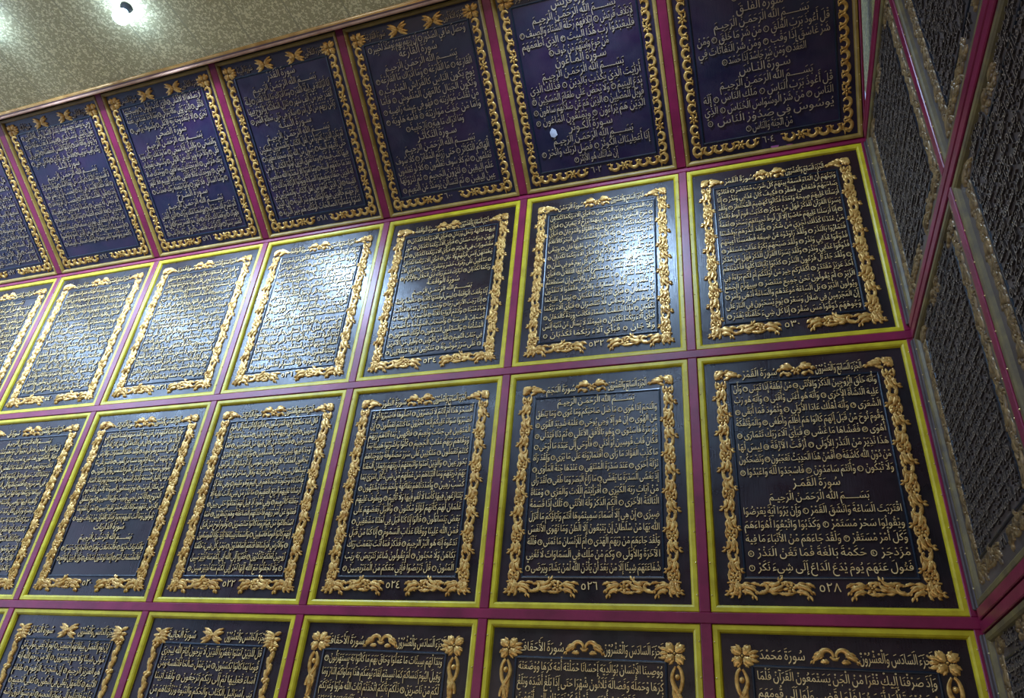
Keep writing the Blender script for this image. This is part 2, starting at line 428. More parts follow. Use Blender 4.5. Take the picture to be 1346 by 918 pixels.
# ---------------------------------------------------------------- the writing
# T n text = n justified lines, H = chapter heading line, B = the opening formula
BAS = 'بســـــم الله الرحمـن الرحيـم'
J25, J26, J27 = 'الجزء الخامس والعشرون', 'الجزء السادس والعشرون', 'الجزء السابع والعشرون'
J28, J30 = 'الجزء الثامن والعشرون', 'الجزء الثلاثون'
PAGES = {
528: (J27, 'سورة القمر', [('T', 8, 'وأنه خلق الزوجين الذكر والأنثى {45} من نطفة إذا تمنى {46} وأن / عليه النشأة الأخرى {47} وأنه هو أغنى وأقنى {48} وأنه هو رب / الشعرى {49} وأنه أهلك عادا الأولى {50} وثمود فما أبقى {51} / وقوم نوح من قبل إنهم كانوا هم أظلم وأطغى {52} والمؤتفكة / أهوى {53} فغشاها ما غشى {54} فبأي آلاء ربك تتمارى {55} / هذا نذير من النذر الأولى {56} أزفت الآزفة {57} ليس لها / من دون الله كاشفة {58} أفمن هذا الحديث تعجبون {59} وتضحكون / ولا تبكون {60} وأنتم سامدون {61} فاسجدوا لله واعبدوا {62}'),
 ('H', 'سورة القمـر'), ('B',), ('T', 5, 'اقتربت الساعة وانشق القمر {1} وإن يروا آية يعرضوا / ويقولوا سحر مستمر {2} وكذبوا واتبعوا أهواءهم / وكل أمر مستقر {3} ولقد جاءهم من الأنباء ما فيه / مزدجر {4} حكمة بالغة فما تغن النذر {5} / فتول عنهم يوم يدع الداع إلى شيء نكر {6}')]),
526: (J27, 'سورة النجم', [('B',), ('T', 14, 'والنجم إذا هوى {1} ما ضل صاحبكم وما غوى {2} وما ينطق / عن الهوى {3} إن هو إلا وحي يوحى {4} علمه شديد القوى {5} / ذو مرة فاستوى {6} وهو بالأفق الأعلى {7} ثم دنا فتدلى {8} / فكان قاب قوسين أو أدنى {9} فأوحى إلى عبده ما أوحى {10} / ما كذب الفؤاد ما رأى {11} أفتمارونه على ما يرى {12} ولقد رآه / نزلة أخرى {13} عند سدرة المنتهى {14} عندها جنة المأوى {15} / إذ يغشى السدرة ما يغشى {16} ما زاغ البصر وما طغى {17} لقد رأى / من آيات ربه الكبرى {18} أفرأيتم اللات والعزى {19} ومناة / الثالثة الأخرى {20} ألكم الذكر وله الأنثى {21} تلك إذا قسمة / ضيزى {22} إن هي إلا أسماء سميتموها أنتم وآباؤكم ما أنزل / الله بها من سلطان إن يتبعون إلا الظن وما تهوى الأنفس / ولقد جاءهم من ربهم الهدى {23} أم للإنسان ما تمنى {24} فلله / الآخرة والأولى {25} وكم من ملك في السماوات لا تغني / شفاعتهم شيئا إلا من بعد أن يأذن الله لمن يشاء ويرضى {26}')]),
524: (J27, 'سورة الطور', [('T', 15, 'أفسحر هذا أم أنتم لا تبصرون {15} اصلوها فاصبروا أو لا تصبروا سواء عليكم إنما تجزون ما كنتم تعملون {16} إن المتقين في جنات ونعيم {17} فاكهين بما آتاهم ربهم ووقاهم ربهم عذاب الجحيم {18} كلوا واشربوا هنيئا بما كنتم تعملون {19} متكئين على سرر مصفوفة وزوجناهم بحور عين {20} والذين آمنوا واتبعتهم ذريتهم بإيمان ألحقنا بهم ذريتهم وما ألتناهم من عملهم من شيء كل امرئ بما كسب رهين {21} وأمددناهم بفاكهة ولحم مما يشتهون {22} يتنازعون فيها كأسا لا لغو فيها ولا تأثيم {23} ويطوف عليهم غلمان لهم كأنهم لؤلؤ مكنون {24} وأقبل بعضهم على بعض يتساءلون {25} قالوا إنا كنا قبل في أهلنا مشفقين {26} فمن الله علينا ووقانا عذاب السموم {27} إنا كنا من قبل ندعوه إنه هو البر الرحيم {28} فذكر فما أنت بنعمت ربك بكاهن ولا مجنون {29} أم يقولون شاعر نتربص به ريب المنون {30} قل تربصوا فإني معكم من المتربصين {31}')]),
522: (J27, 'سورة الذاريات', [('T', 15, 'قال فما خطبكم أيها المرسلون {31} قالوا إنا أرسلنا إلى قوم مجرمين {32} لنرسل عليهم حجارة من طين {33} مسومة عند ربك للمسرفين {34} فأخرجنا من كان فيها من المؤمنين {35} فما وجدنا فيها غير بيت من المسلمين {36} وتركنا فيها آية للذين يخافون العذاب الأليم {37} وفي موسى إذ أرسلناه إلى فرعون بسلطان مبين {38} فتولى بركنه وقال ساحر أو مجنون {39} فأخذناه وجنوده فنبذناهم في اليم وهو مليم {40} وفي عاد إذ أرسلنا عليهم الريح العقيم {41} ما تذر من شيء أتت عليه إلا جعلته كالرميم {42} وفي ثمود إذ قيل لهم تمتعوا حتى حين {43} فعتوا عن أمر ربهم فأخذتهم الصاعقة وهم ينظرون {44} فما استطاعوا من قيام وما كانوا منتصرين {45} وقوم نوح من قبل إنهم كانوا قوما فاسقين {46} والسماء بنيناها بأيد وإنا لموسعون {47} والأرض فرشناها فنعم الماهدون {48} ومن كل شيء خلقنا زوجين لعلكم تذكرون {49} ففروا إلى الله إني لكم منه نذير مبين {50} ولا تجعلوا مع الله إلها آخر إني لكم منه نذير مبين {51}')]),
520: (J26, 'سورة الذاريات', [('T', 10, 'وكم أهلكنا قبلهم من قرن هم أشد منهم بطشا فنقبوا في البلاد هل من محيص {36} إن في ذلك لذكرى لمن كان له قلب أو ألقى السمع وهو شهيد {37} ولقد خلقنا السماوات والأرض وما بينهما في ستة أيام وما مسنا من لغوب {38} فاصبر على ما يقولون وسبح بحمد ربك قبل طلوع الشمس وقبل الغروب {39} ومن الليل فسبحه وأدبار السجود {40} واستمع يوم يناد المناد من مكان قريب {41} يوم يسمعون الصيحة بالحق ذلك يوم الخروج {42} إنا نحن نحيي ونميت وإلينا المصير {43} يوم تشقق الأرض عنهم سراعا ذلك حشر علينا يسير {44} نحن أعلم بما يقولون وما أنت عليهم بجبار فذكر بالقرآن من يخاف وعيد {45}'),
 ('H', 'سورة الذاريات'), ('B',), ('T', 2, 'والذاريات ذروا {1} فالحاملات وقرا {2} فالجاريات يسرا {3} فالمقسمات أمرا {4} إنما توعدون لصادق {5} وإن الدين لواقع {6}')]),
518: (J26, 'سورة ق', [('B',), ('T', 14, 'ق والقرآن المجيد {1} بل عجبوا أن جاءهم منذر منهم فقال الكافرون هذا شيء عجيب {2} أإذا متنا وكنا ترابا ذلك رجع بعيد {3} قد علمنا ما تنقص الأرض منهم وعندنا كتاب حفيظ {4} بل كذبوا بالحق لما جاءهم فهم في أمر مريج {5} أفلم ينظروا إلى السماء فوقهم كيف بنيناها وزيناها وما لها من فروج {6} والأرض مددناها وألقينا فيها رواسي وأنبتنا فيها من كل زوج بهيج {7} تبصرة وذكرى لكل عبد منيب {8} ونزلنا من السماء ماء مباركا فأنبتنا به جنات وحب الحصيد {9} والنخل باسقات لها طلع نضيد {10} رزقا للعباد وأحيينا به بلدة ميتا كذلك الخروج {11} كذبت قبلهم قوم نوح وأصحاب الرس وثمود {12} وعاد وفرعون وإخوان لوط {13} وأصحاب الأيكة وقوم تبع كل كذب الرسل فحق وعيد {14} أفعيينا بالخلق الأول بل هم في لبس من خلق جديد {15}')]),
530: (J27, 'سورة القمر', [('T', 15, 'ونبئهم أن الماء قسمة بينهم كل شرب محتضر {28} فنادوا صاحبهم فتعاطى فعقر {29} فكيف كان عذابي ونذر {30} إنا أرسلنا عليهم صيحة واحدة فكانوا كهشيم المحتظر {31} ولقد يسرنا القرآن للذكر فهل من مدكر {32} كذبت قوم لوط بالنذر {33} إنا أرسلنا عليهم حاصبا إلا آل لوط نجيناهم بسحر {34} نعمة من عندنا كذلك نجزي من شكر {35} ولقد أنذرهم بطشتنا فتماروا بالنذر {36} ولقد راودوه عن ضيفه فطمسنا أعينهم فذوقوا عذابي ونذر {37} ولقد صبحهم بكرة عذاب مستقر {38} فذوقوا عذابي ونذر {39} ولقد يسرنا القرآن للذكر فهل من مدكر {40} ولقد جاء آل فرعون النذر {41} كذبوا بآياتنا كلها فأخذناهم أخذ عزيز مقتدر {42} أكفاركم خير من أولئكم أم لكم براءة في الزبر {43} أم يقولون نحن جميع منتصر {44} سيهزم الجمع ويولون الدبر {45} بل الساعة موعدهم والساعة أدهى وأمر {46} إن المجرمين في ضلال وسعر {47} يوم يسحبون في النار على وجوههم ذوقوا مس سقر {48} إنا كل شيء خلقناه بقدر {49}')]),
532: (J27, 'سورة الرحمن', [('T', 15, 'رب المشرقين ورب المغربين {17} فبأي آلاء ربكما تكذبان {18} مرج البحرين يلتقيان {19} بينهما برزخ لا يبغيان {20} فبأي آلاء ربكما تكذبان {21} يخرج منهما اللؤلؤ والمرجان {22} فبأي آلاء ربكما تكذبان {23} وله الجوار المنشآت في البحر كالأعلام {24} فبأي آلاء ربكما تكذبان {25} كل من عليها فان {26} ويبقى وجه ربك ذو الجلال والإكرام {27} فبأي آلاء ربكما تكذبان {28} يسأله من في السماوات والأرض كل يوم هو في شأن {29} فبأي آلاء ربكما تكذبان {30} سنفرغ لكم أيها الثقلان {31} فبأي آلاء ربكما تكذبان {32} يا معشر الجن والإنس إن استطعتم أن تنفذوا من أقطار السماوات والأرض فانفذوا لا تنفذون إلا بسلطان {33} فبأي آلاء ربكما تكذبان {34} يرسل عليكما شواظ من نار ونحاس فلا تنتصران {35} فبأي آلاء ربكما تكذبان {36} فإذا انشقت السماء فكانت وردة كالدهان {37} فبأي آلاء ربكما تكذبان {38} فيومئذ لا يسأل عن ذنبه إنس ولا جان {39} فبأي آلاء ربكما تكذبان {40}')]),
534: (J27, 'سورة الواقعة', [('T', 6, 'فيهما فاكهة ونخل ورمان {68} فبأي آلاء ربكما تكذبان {69} فيهن خيرات حسان {70} فبأي آلاء ربكما تكذبان {71} حور مقصورات في الخيام {72} فبأي آلاء ربكما تكذبان {73} لم يطمثهن إنس قبلهم ولا جان {74} فبأي آلاء ربكما تكذبان {75} متكئين على رفرف خضر وعبقري حسان {76} فبأي آلاء ربكما تكذبان {77} تبارك اسم ربك ذي الجلال والإكرام {78}'),
 ('H', 'سورة الواقعـة'), ('B',), ('T', 7, 'إذا وقعت الواقعة {1} ليس لوقعتها كاذبة {2} خافضة رافعة {3} إذا رجت الأرض رجا {4} وبست الجبال بسا {5} فكانت هباء منبثا {6} وكنتم أزواجا ثلاثة {7} فأصحاب الميمنة ما أصحاب الميمنة {8} وأصحاب المشأمة ما أصحاب المشأمة {9} والسابقون السابقون {10} أولئك المقربون {11} في جنات النعيم {12} ثلة من الأولين {13} وقليل من الآخرين {14} على سرر موضونة {15} متكئين عليها متقابلين {16}')]),
536: (J27, 'سورة الواقعة', [('T', 15, 'ثم إنكم أيها الضالون المكذبون {51} لآكلون من شجر من زقوم {52} فمالئون منها البطون {53} فشاربون عليه من الحميم {54} فشاربون شرب الهيم {55} هذا نزلهم يوم الدين {56} نحن خلقناكم فلولا تصدقون {57} أفرأيتم ما تمنون {58} أأنتم تخلقونه أم نحن الخالقون {59} نحن قدرنا بينكم الموت وما نحن بمسبوقين {60} على أن نبدل أمثالكم وننشئكم في ما لا تعلمون {61} ولقد علمتم النشأة الأولى فلولا تذكرون {62} أفرأيتم ما تحرثون {63} أأنتم تزرعونه أم نحن الزارعون {64} لو نشاء لجعلناه حطاما فظلتم تفكهون {65} إنا لمغرمون {66} بل نحن محرومون {67} أفرأيتم الماء الذي تشربون {68} أأنتم أنزلتموه من المزن أم نحن المنزلون {69} لو نشاء جعلناه أجاجا فلولا تشكرون {70} أفرأيتم النار التي تورون {71} أأنتم أنشأتم شجرتها أم نحن المنشئون {72} نحن جعلناها تذكرة ومتاعا للمقوين {73} فسبح باسم ربك العظيم {74} فلا أقسم بمواقع النجوم {75} وإنه لقسم لو تعلمون عظيم {76}')]),
538: (J27, 'سورة الحديد', [('T', 15, 'هو الذي خلق السماوات والأرض في ستة أيام ثم استوى على العرش يعلم ما يلج في الأرض وما يخرج منها وما ينزل من السماء وما يعرج فيها وهو معكم أين ما كنتم والله بما تعملون بصير {4} له ملك السماوات والأرض وإلى الله ترجع الأمور {5} يولج الليل في النهار ويولج النهار في الليل وهو عليم بذات الصدور {6} آمنوا بالله ورسوله وأنفقوا مما جعلكم مستخلفين فيه فالذين آمنوا منكم وأنفقوا لهم أجر كبير {7} وما لكم لا تؤمنون بالله والرسول يدعوكم لتؤمنوا بربكم وقد أخذ ميثاقكم إن كنتم مؤمنين {8} هو الذي ينزل على عبده آيات بينات ليخرجكم من الظلمات إلى النور وإن الله بكم لرءوف رحيم {9} وما لكم ألا تنفقوا في سبيل الله ولله ميراث السماوات والأرض لا يستوي منكم من أنفق من قبل الفتح وقاتل أولئك أعظم درجة من الذين أنفقوا من بعد وقاتلوا وكلا وعد الله الحسنى والله بما تعملون خبير {10} من ذا الذي يقرض الله قرضا حسنا فيضاعفه له وله أجر كريم {11}')]),
540: (J27, 'سورة الحديد', [('T', 15, 'والذين آمنوا بالله ورسله أولئك هم الصديقون والشهداء عند ربهم لهم أجرهم ونورهم والذين كفروا وكذبوا بآياتنا أولئك أصحاب الجحيم {19} اعلموا أنما الحياة الدنيا لعب ولهو وزينة وتفاخر بينكم وتكاثر في الأموال والأولاد كمثل غيث أعجب الكفار نباته ثم يهيج فتراه مصفرا ثم يكون حطاما وفي الآخرة عذاب شديد ومغفرة من الله ورضوان وما الحياة الدنيا إلا متاع الغرور {20} سابقوا إلى مغفرة من ربكم وجنة عرضها كعرض السماء والأرض أعدت للذين آمنوا بالله ورسله ذلك فضل الله يؤتيه من يشاء والله ذو الفضل العظيم {21} ما أصاب من مصيبة في الأرض ولا في أنفسكم إلا في كتاب من قبل أن نبرأها إن ذلك على الله يسير {22} لكيلا تأسوا على ما فاتكم ولا تفرحوا بما آتاكم والله لا يحب كل مختال فخور {23} الذين يبخلون ويأمرون الناس بالبخل ومن يتول فإن الله هو الغني الحميد {24}')]),
542: (J28, 'سورة المجادلة', [('B',), ('T', 14, 'قد سمع الله قول التي تجادلك في زوجها وتشتكي إلى الله والله يسمع تحاوركما إن الله سميع بصير {1} الذين يظاهرون منكم من نسائهم ما هن أمهاتهم إن أمهاتهم إلا اللائي ولدنهم وإنهم ليقولون منكرا من القول وزورا وإن الله لعفو غفور {2} والذين يظاهرون من نسائهم ثم يعودون لما قالوا فتحرير رقبة من قبل أن يتماسا ذلكم توعظون به والله بما تعملون خبير {3} فمن لم يجد فصيام شهرين متتابعين من قبل أن يتماسا فمن لم يستطع فإطعام ستين مسكينا ذلك لتؤمنوا بالله ورسوله وتلك حدود الله وللكافرين عذاب أليم {4} إن الذين يحادون الله ورسوله كبتوا كما كبت الذين من قبلهم وقد أنزلنا آيات بينات وللكافرين عذاب مهين {5} يوم يبعثهم الله جميعا فينبئهم بما عملوا أحصاه الله ونسوه والله على كل شيء شهيد {6}')]),
604: (J30, 'سورة الناس', [('H', 'سورة الإخلاص'), ('B',), ('T', 2, 'قل هو الله أحد {1} الله الصمد {2} لم يلد ولم يولد {3} / ولم يكن له كفوا أحد {4}'),
 ('H', 'سورة الفلـق'), ('B',), ('T', 3, 'قل أعوذ برب الفلق {1} من شر ما خلق {2} ومن / شر غاسق إذا وقب {3} ومن شر النفاثات في / العقد {4} ومن شر حاسد إذا حسد {5}'),
 ('H', 'سـورة النـاس'), ('B',), ('T', 4, 'قل أعوذ برب الناس {1} ملك الناس {2} إله / الناس {3} من شر الوسواس الخناس {4} الذي / يوسوس في صدور الناس {5} / من الجنة والناس {6}')]),
602: (J30, 'سورة الكوثر', [('H', 'سورة قريش'), ('B',), ('T', 3, 'لإيلاف قريش {1} إيلافهم رحلة الشتاء والصيف {2} / فليعبدوا رب هذا البيت {3} الذي أطعمهم / من جوع وآمنهم من خوف {4}'),
 ('H', 'سـورة المـاعون'), ('B',), ('T', 4, 'أرأيت الذي يكذب بالدين {1} فذلك الذي / يدع اليتيم {2} ولا يحض على طعام المسكين {3} / فويل للمصلين {4} الذين هم عن صلاتهم ساهون {5} / الذين هم يراءون {6} ويمنعون الماعون {7}'),
 ('H', 'سـورة الكـوثر'), ('B',), ('T', 2, 'إنا أعطيناك الكوثر {1} فصل لربك وانحر {2} / إن شانئك هو الأبتر {3}')]),
600: (J30, 'سورة القارعة', [('T', 1, 'وحصل ما في الصدور {10} إن ربهم بهم يومئذ لخبير {11}'), ('H', 'سورة القارعة'), ('B',),
 ('T', 6, 'القارعة {1} ما القارعة {2} وما أدراك ما القارعة {3} / يوم يكون الناس كالفراش المبثوث {4} / وتكون الجبال كالعهن المنفوش {5} فأما / من ثقلت موازينه {6} فهو في عيشة راضية {7} / وأما من خفت موازينه {8} فأمه هاوية {9} / وما أدراك ما هيه {10} نار حامية {11}'),
 ('H', 'سـورة التكاثـر'), ('B',), ('T', 4, 'ألهاكم التكاثر {1} حتى زرتم المقابر {2} كلا سوف / تعلمون {3} ثم كلا سوف تعلمون {4} كلا لو تعلمون / علم اليقين {5} لترون الجحيم {6} ثم لترونها / عين اليقين {7} ثم لتسألن يومئذ عن النعيم {8}')]),
598: (J30, 'سورة البينة', [('H', 'سورة القدر'), ('B',), ('T', 3, 'إنا أنزلناه في ليلة القدر {1} وما أدراك ما ليلة القدر {2} ليلة القدر خير من ألف شهر {3} تنزل الملائكة والروح فيها بإذن ربهم من كل أمر {4} سلام هي حتى مطلع الفجر {5}'),
 ('H', 'سـورة البينـة'), ('B',), ('T', 8, 'لم يكن الذين كفروا من أهل الكتاب والمشركين منفكين حتى تأتيهم البينة {1} رسول من الله يتلو صحفا مطهرة {2} فيها كتب قيمة {3} وما تفرق الذين أوتوا الكتاب إلا من بعد ما جاءتهم البينة {4} وما أمروا إلا ليعبدوا الله مخلصين له الدين حنفاء ويقيموا الصلاة ويؤتوا الزكاة وذلك دين القيمة {5} إن الذين كفروا من أهل الكتاب والمشركين في نار جهنم خالدين فيها أولئك هم شر البرية {6} إن الذين آمنوا وعملوا الصالحات أولئك هم خير البرية {7}')]),
596: (J30, 'سورة الضحى', [('T', 3, 'لا يصلاها إلا الأشقى {15} الذي كذب وتولى {16} وسيجنبها الأتقى {17} الذي يؤتي ماله يتزكى {18} وما لأحد عنده من نعمة تجزى {19} إلا ابتغاء وجه ربه الأعلى {20} ولسوف يرضى {21}'), ('H', 'سورة الضحى'), ('B',),
 ('T', 5, 'والضحى {1} والليل إذا سجى {2} ما ودعك ربك وما قلى {3} وللآخرة خير لك من الأولى {4} ولسوف يعطيك ربك فترضى {5} ألم يجدك يتيما فآوى {6} ووجدك ضالا فهدى {7} ووجدك عائلا فأغنى {8} فأما اليتيم فلا تقهر {9} وأما السائل فلا تنهر {10} وأما بنعمة ربك فحدث {11}'),
 ('H', 'سـورة الشـرح'), ('B',), ('T', 3, 'ألم نشرح لك صدرك {1} ووضعنا عنك وزرك {2} الذي أنقض ظهرك {3} ورفعنا لك ذكرك {4} فإن مع العسر يسرا {5} إن مع العسر يسرا {6} فإذا فرغت فانصب {7} وإلى ربك فارغب {8}')]),
594: (J30, 'سورة البلد', [('T', 4, 'وجيء يومئذ بجهنم يومئذ يتذكر الإنسان وأنى له الذكرى {23} يقول يا ليتني قدمت لحياتي {24} فيومئذ لا يعذب عذابه أحد {25} ولا يوثق وثاقه أحد {26} يا أيتها النفس المطمئنة {27} ارجعي إلى ربك راضية مرضية {28} فادخلي في عبادي {29} وادخلي جنتي {30}'), ('H', 'سورة البلـد'), ('B',),
 ('T', 8, 'لا أقسم بهذا البلد {1} وأنت حل بهذا البلد {2} ووالد وما ولد {3} لقد خلقنا الإنسان في كبد {4} أيحسب أن لن يقدر عليه أحد {5} يقول أهلكت مالا لبدا {6} أيحسب أن لم يره أحد {7} ألم نجعل له عينين {8} ولسانا وشفتين {9} وهديناه النجدين {10} فلا اقتحم العقبة {11} وما أدراك ما العقبة {12} فك رقبة {13} أو إطعام في يوم ذي مسغبة {14} يتيما ذا مقربة {15} أو مسكينا ذا متربة {16} ثم كان من الذين آمنوا وتواصوا بالصبر وتواصوا بالمرحمة {17} أولئك أصحاب الميمنة {18}')]),
592: (J30, 'سورة الغاشية', [('T', 2, 'بل تؤثرون الحياة الدنيا {16} والآخرة خير وأبقى {17} إن هذا لفي الصحف الأولى {18} صحف إبراهيم وموسى {19}'), ('H', 'سورة الغاشية'), ('B',),
 ('T', 11, 'هل أتاك حديث الغاشية {1} وجوه يومئذ خاشعة {2} عاملة ناصبة {3} تصلى نارا حامية {4} تسقى من عين آنية {5} ليس لهم طعام إلا من ضريع {6} لا يسمن ولا يغني من جوع {7} وجوه يومئذ ناعمة {8} لسعيها راضية {9} في جنة عالية {10} لا تسمع فيها لاغية {11} فيها عين جارية {12} فيها سرر مرفوعة {13} وأكواب موضوعة {14} ونمارق مصفوفة {15} وزرابي مبثوثة {16} أفلا ينظرون إلى الإبل كيف خلقت {17} وإلى السماء كيف رفعت {18} وإلى الجبال كيف نصبت {19} وإلى الأرض كيف سطحت {20} فذكر إنما أنت مذكر {21} لست عليهم بمصيطر {22}')]),
506: (J26, 'سورة محمد', [('T', 8, 'وإذ صرفنا إليك نفرا من الجن يستمعون القرآن فلما / حضروه قالوا أنصتوا فلما قضي ولوا إلى قومهم منذرين {29} قالوا يا قومنا إنا سمعنا كتابا أنزل من بعد موسى مصدقا لما بين يديه يهدي إلى الحق وإلى طريق مستقيم {30} يا قومنا أجيبوا داعي الله وآمنوا به يغفر لكم من ذنوبكم ويجركم من عذاب أليم {31} ومن لا يجب داعي الله فليس بمعجز في الأرض وليس له من دونه أولياء أولئك في ضلال مبين {32}')]),
504: (J26, 'سورة الأحقاف', [('T', 8, 'ووصينا الإنسان بوالديه إحسانا حملته أمه كرها ووضعته / كرها وحمله وفصاله ثلاثون شهرا حتى إذا بلغ أشده وبلغ / أربعين سنة قال رب أوزعني أن أشكر نعمتك التي أنعمت علي وعلى والدي وأن أعمل صالحا ترضاه وأصلح لي في ذريتي إني تبت إليك وإني من المسلمين {15} أولئك الذين نتقبل عنهم أحسن ما عملوا ونتجاوز عن سيئاتهم في أصحاب الجنة وعد الصدق الذي كانوا يوعدون {16} والذي قال لوالديه أف لكما أتعدانني أن أخرج وقد خلت القرون من قبلي')]),
502: (J26, 'سورة الأحقاف', [('T', 5, 'وبدا لهم سيئات ما عملوا وحاق بهم ما كانوا به يستهزئون {33} / وقيل اليوم ننساكم كما نسيتم لقاء يومكم هذا ومأواكم النار وما / لكم من ناصرين {34} ذلكم بأنكم اتخذتم آيات الله هزوا وغرتكم / الحياة الدنيا فاليوم لا يخرجون منها ولا هم يستعتبون {35} فلله الحمد رب السماوات ورب الأرض رب العالمين {36} وله الكبرياء في السماوات والأرض وهو العزيز الحكيم {37}'), ('H', 'سورة الأحقاف'), ('B',)]),
500: (J25, 'سورة الجاثية', [('T', 6, 'قل للذين آمنوا يغفروا للذين لا يرجون أيام الله ليجزي / قوما بما كانوا يكسبون {14} من عمل صالحا فلنفسه ومن / أساء فعليها ثم إلى ربكم ترجعون {15} ولقد آتينا / بني إسرائيل الكتاب والحكم والنبوة ورزقناهم من / الطيبات وفضلناهم على العالمين {16} وآتيناهم بينات من الأمر فما اختلفوا إلا من بعد ما جاءهم العلم بغيا بينهم')]),
498: (J25, 'سورة الدخان', [('T', 6, 'إن يوم الفصل ميقاتهم أجمعين {40} يوم لا يغني مولى عن / مولى شيئا ولا هم ينصرون {41} إلا من رحم الله إنه / هو العزيز الرحيم {42} إن شجرت الزقوم {43} طعام / الأثيم {44} كالمهل يغلي في البطون {45} كغلي الحميم {46} / خذوه فاعتلوه إلى سواء الجحيم {47} ثم صبوا فوق رأسه من عذاب الحميم {48} ذق إنك أنت العزيز الكريم {49}')]),
496: (J25, 'سورة الدخان', [('B',), ('T', 6, 'حم {1} والكتاب المبين {2} إنا أنزلناه في ليلة مباركة إنا كنا منذرين {3} فيها يفرق كل أمر حكيم {4} أمرا من عندنا إنا كنا مرسلين {5} رحمة من ربك إنه هو السميع العليم {6} رب السماوات والأرض وما بينهما إن كنتم موقنين {7} لا إله إلا هو يحيي ويميت ربكم ورب آبائكم الأولين {8}')]),
}
# ------------------------------------------------------------------ lettering
JOIN = {}
def _f(ch, base, n):
    JOIN[ch] = [chr(base + k) for k in range(n)]
_f('ء', 0xFE80, 1)
for ch, b in zip('آأؤإ', (0xFE81, 0xFE83, 0xFE85, 0xFE87)): _f(ch, b, 2)
_f('ئ', 0xFE89, 4); _f('ا', 0xFE8D, 2); _f('ب', 0xFE8F, 4); _f('ة', 0xFE93, 2)
for k, ch in enumerate('تثجحخ'): _f(ch, 0xFE95 + 4 * k, 4)
for k, ch in enumerate('دذرز'): _f(ch, 0xFEA9 + 2 * k, 2)
for k, ch in enumerate('سشصضطظعغفقكلمنه'): _f(ch, 0xFEB1 + 4 * k, 4)
_f('و', 0xFEED, 2); _f('ى', 0xFEEF, 2); _f('ي', 0xFEF1, 4)
JOIN['ـ'] = ['ـ'] * 4
LA = {'آ': 0xFEF5, 'أ': 0xFEF7, 'إ': 0xFEF9, 'ا': 0xFEFB}


def shape(word):
    """letters -> joined glyphs in reading order, with a vowel mark each: list of (glyph, mark)"""
    if word == 'الله':
        return [('\uFDF2', None)]
    L = list(word); out = []; k = 0; prev = False
    while k < len(L):
        ch = L[k]
        nxt = L[k + 1] if k + 1 < len(L) else ''
        if ch == 'ل' and nxt in LA:
            out.append((chr(LA[nxt] + (1 if prev else 0)), 'a')); prev = False; k += 2; continue
        forms = JOIN.get(ch, [ch])
        dual = len(forms) == 4
        nj = dual and nxt in JOIN and len(JOIN[nxt]) > 1
        p_ = prev and len(forms) > 1
        g = forms[0]
        if p_ and nj: g = forms[3]
        elif p_: g = forms[1]
        elif nj: g = forms[2]
        if ch in 'اىـآ' : mark = None
        elif nxt in ('ا', 'ى'): mark = 'a'
        elif nxt == 'و': mark = 'u'
        elif nxt == 'ي': mark = 'i'
        elif ch in 'وي' and prev: mark = None
        else: mark = ('a', 'a', 'o')[(k * 2 + len(L) + ord(ch)) % 3]
        out.append((g, mark))
        prev = nj
        k += 1
    return out


GC = {}
def contours(body, res):
    """the outlines of a piece of text as polygons"""
    cu = bpy.data.curves.new('t', 'FONT'); cu.body = body; cu.offset = 0.0
    ob = bpy.data.objects.new('t', cu); C.objects.link(ob)
    dg = bpy.context.evaluated_depsgraph_get()
    cc = ob.evaluated_get(dg).to_curve(dg)
    out = []
    for s in cc.splines:
        bp = s.bezier_points
        pts = []
        for k in range(len(bp)):
            a, b = bp[k], bp[(k + 1) % len(bp)]
            p0, p1, p2, p3 = (Vector(q[:2]) for q in (a.co, a.handle_right, b.handle_left, b.co))
            d = p3 - p0; L = max(d.length, 1e-9)
            bow = max(abs(d.x * (q - p0).y - d.y * (q - p0).x) / L for q in (p1, p2))
            n = 1 if bow < 0.004 else (res + 1 if bow > 0.05 else res)
            for q in range(n):
                f = q / n; g = 1 - f
                pts.append(p0 * g ** 3 + p1 * (3 * g * g * f) + p2 * (3 * g * f * f) + p3 * f ** 3)
        if len(pts) > 2:
            out.append(pts)
    ob.to_curve_clear() if hasattr(ob, 'to_curve_clear') else None
    bpy.data.objects.remove(ob); bpy.data.curves.remove(cu)
    return out


def fill(cs):
    """triangles of the area the outlines wind round, so crossing strokes stay whole"""
    V = [p for q in cs for p in q]
    E = []; n = 0
    for q in cs:
        E += [(n + k, n + (k + 1) % len(q)) for k in range(len(q))]; n += len(q)
    ov, _, of, _, _, _ = delaunay_2d_cdt(V, E, [], 0, 1e-5)
    X = np.array([(p.x, p.y) for p in ov]); F = np.array(of, np.int32).reshape(-1, 3)
    c = X[F].mean(axis=1)
    wn = np.zeros(len(c), int)
    for q in cs:
        for k in range(len(q)):
            a, b = q[k - 1], q[k]
            if a.y == b.y:
                continue
            t_ = (c[:, 1] - a.y) / (b.y - a.y)
            hit = ((a.y <= c[:, 1]) != (b.y <= c[:, 1])) & (a.x + t_ * (b.x - a.x) > c[:, 0])
            wn[hit] += 1 if b.y > a.y else -1
    F = F[wn != 0]
    return np.column_stack([X, np.zeros(len(X))]).astype(np.float32), F


def raw_mesh(body, res):
    cs = contours(body, res)
    if not cs:
        return np.zeros((0, 3), np.float32), np.zeros((0, 3), np.int32)
    v, t = fill(cs)
    u, inv = np.unique(t, return_inverse=True)
    return v[u], inv.reshape(-1, 3).astype(np.int32)


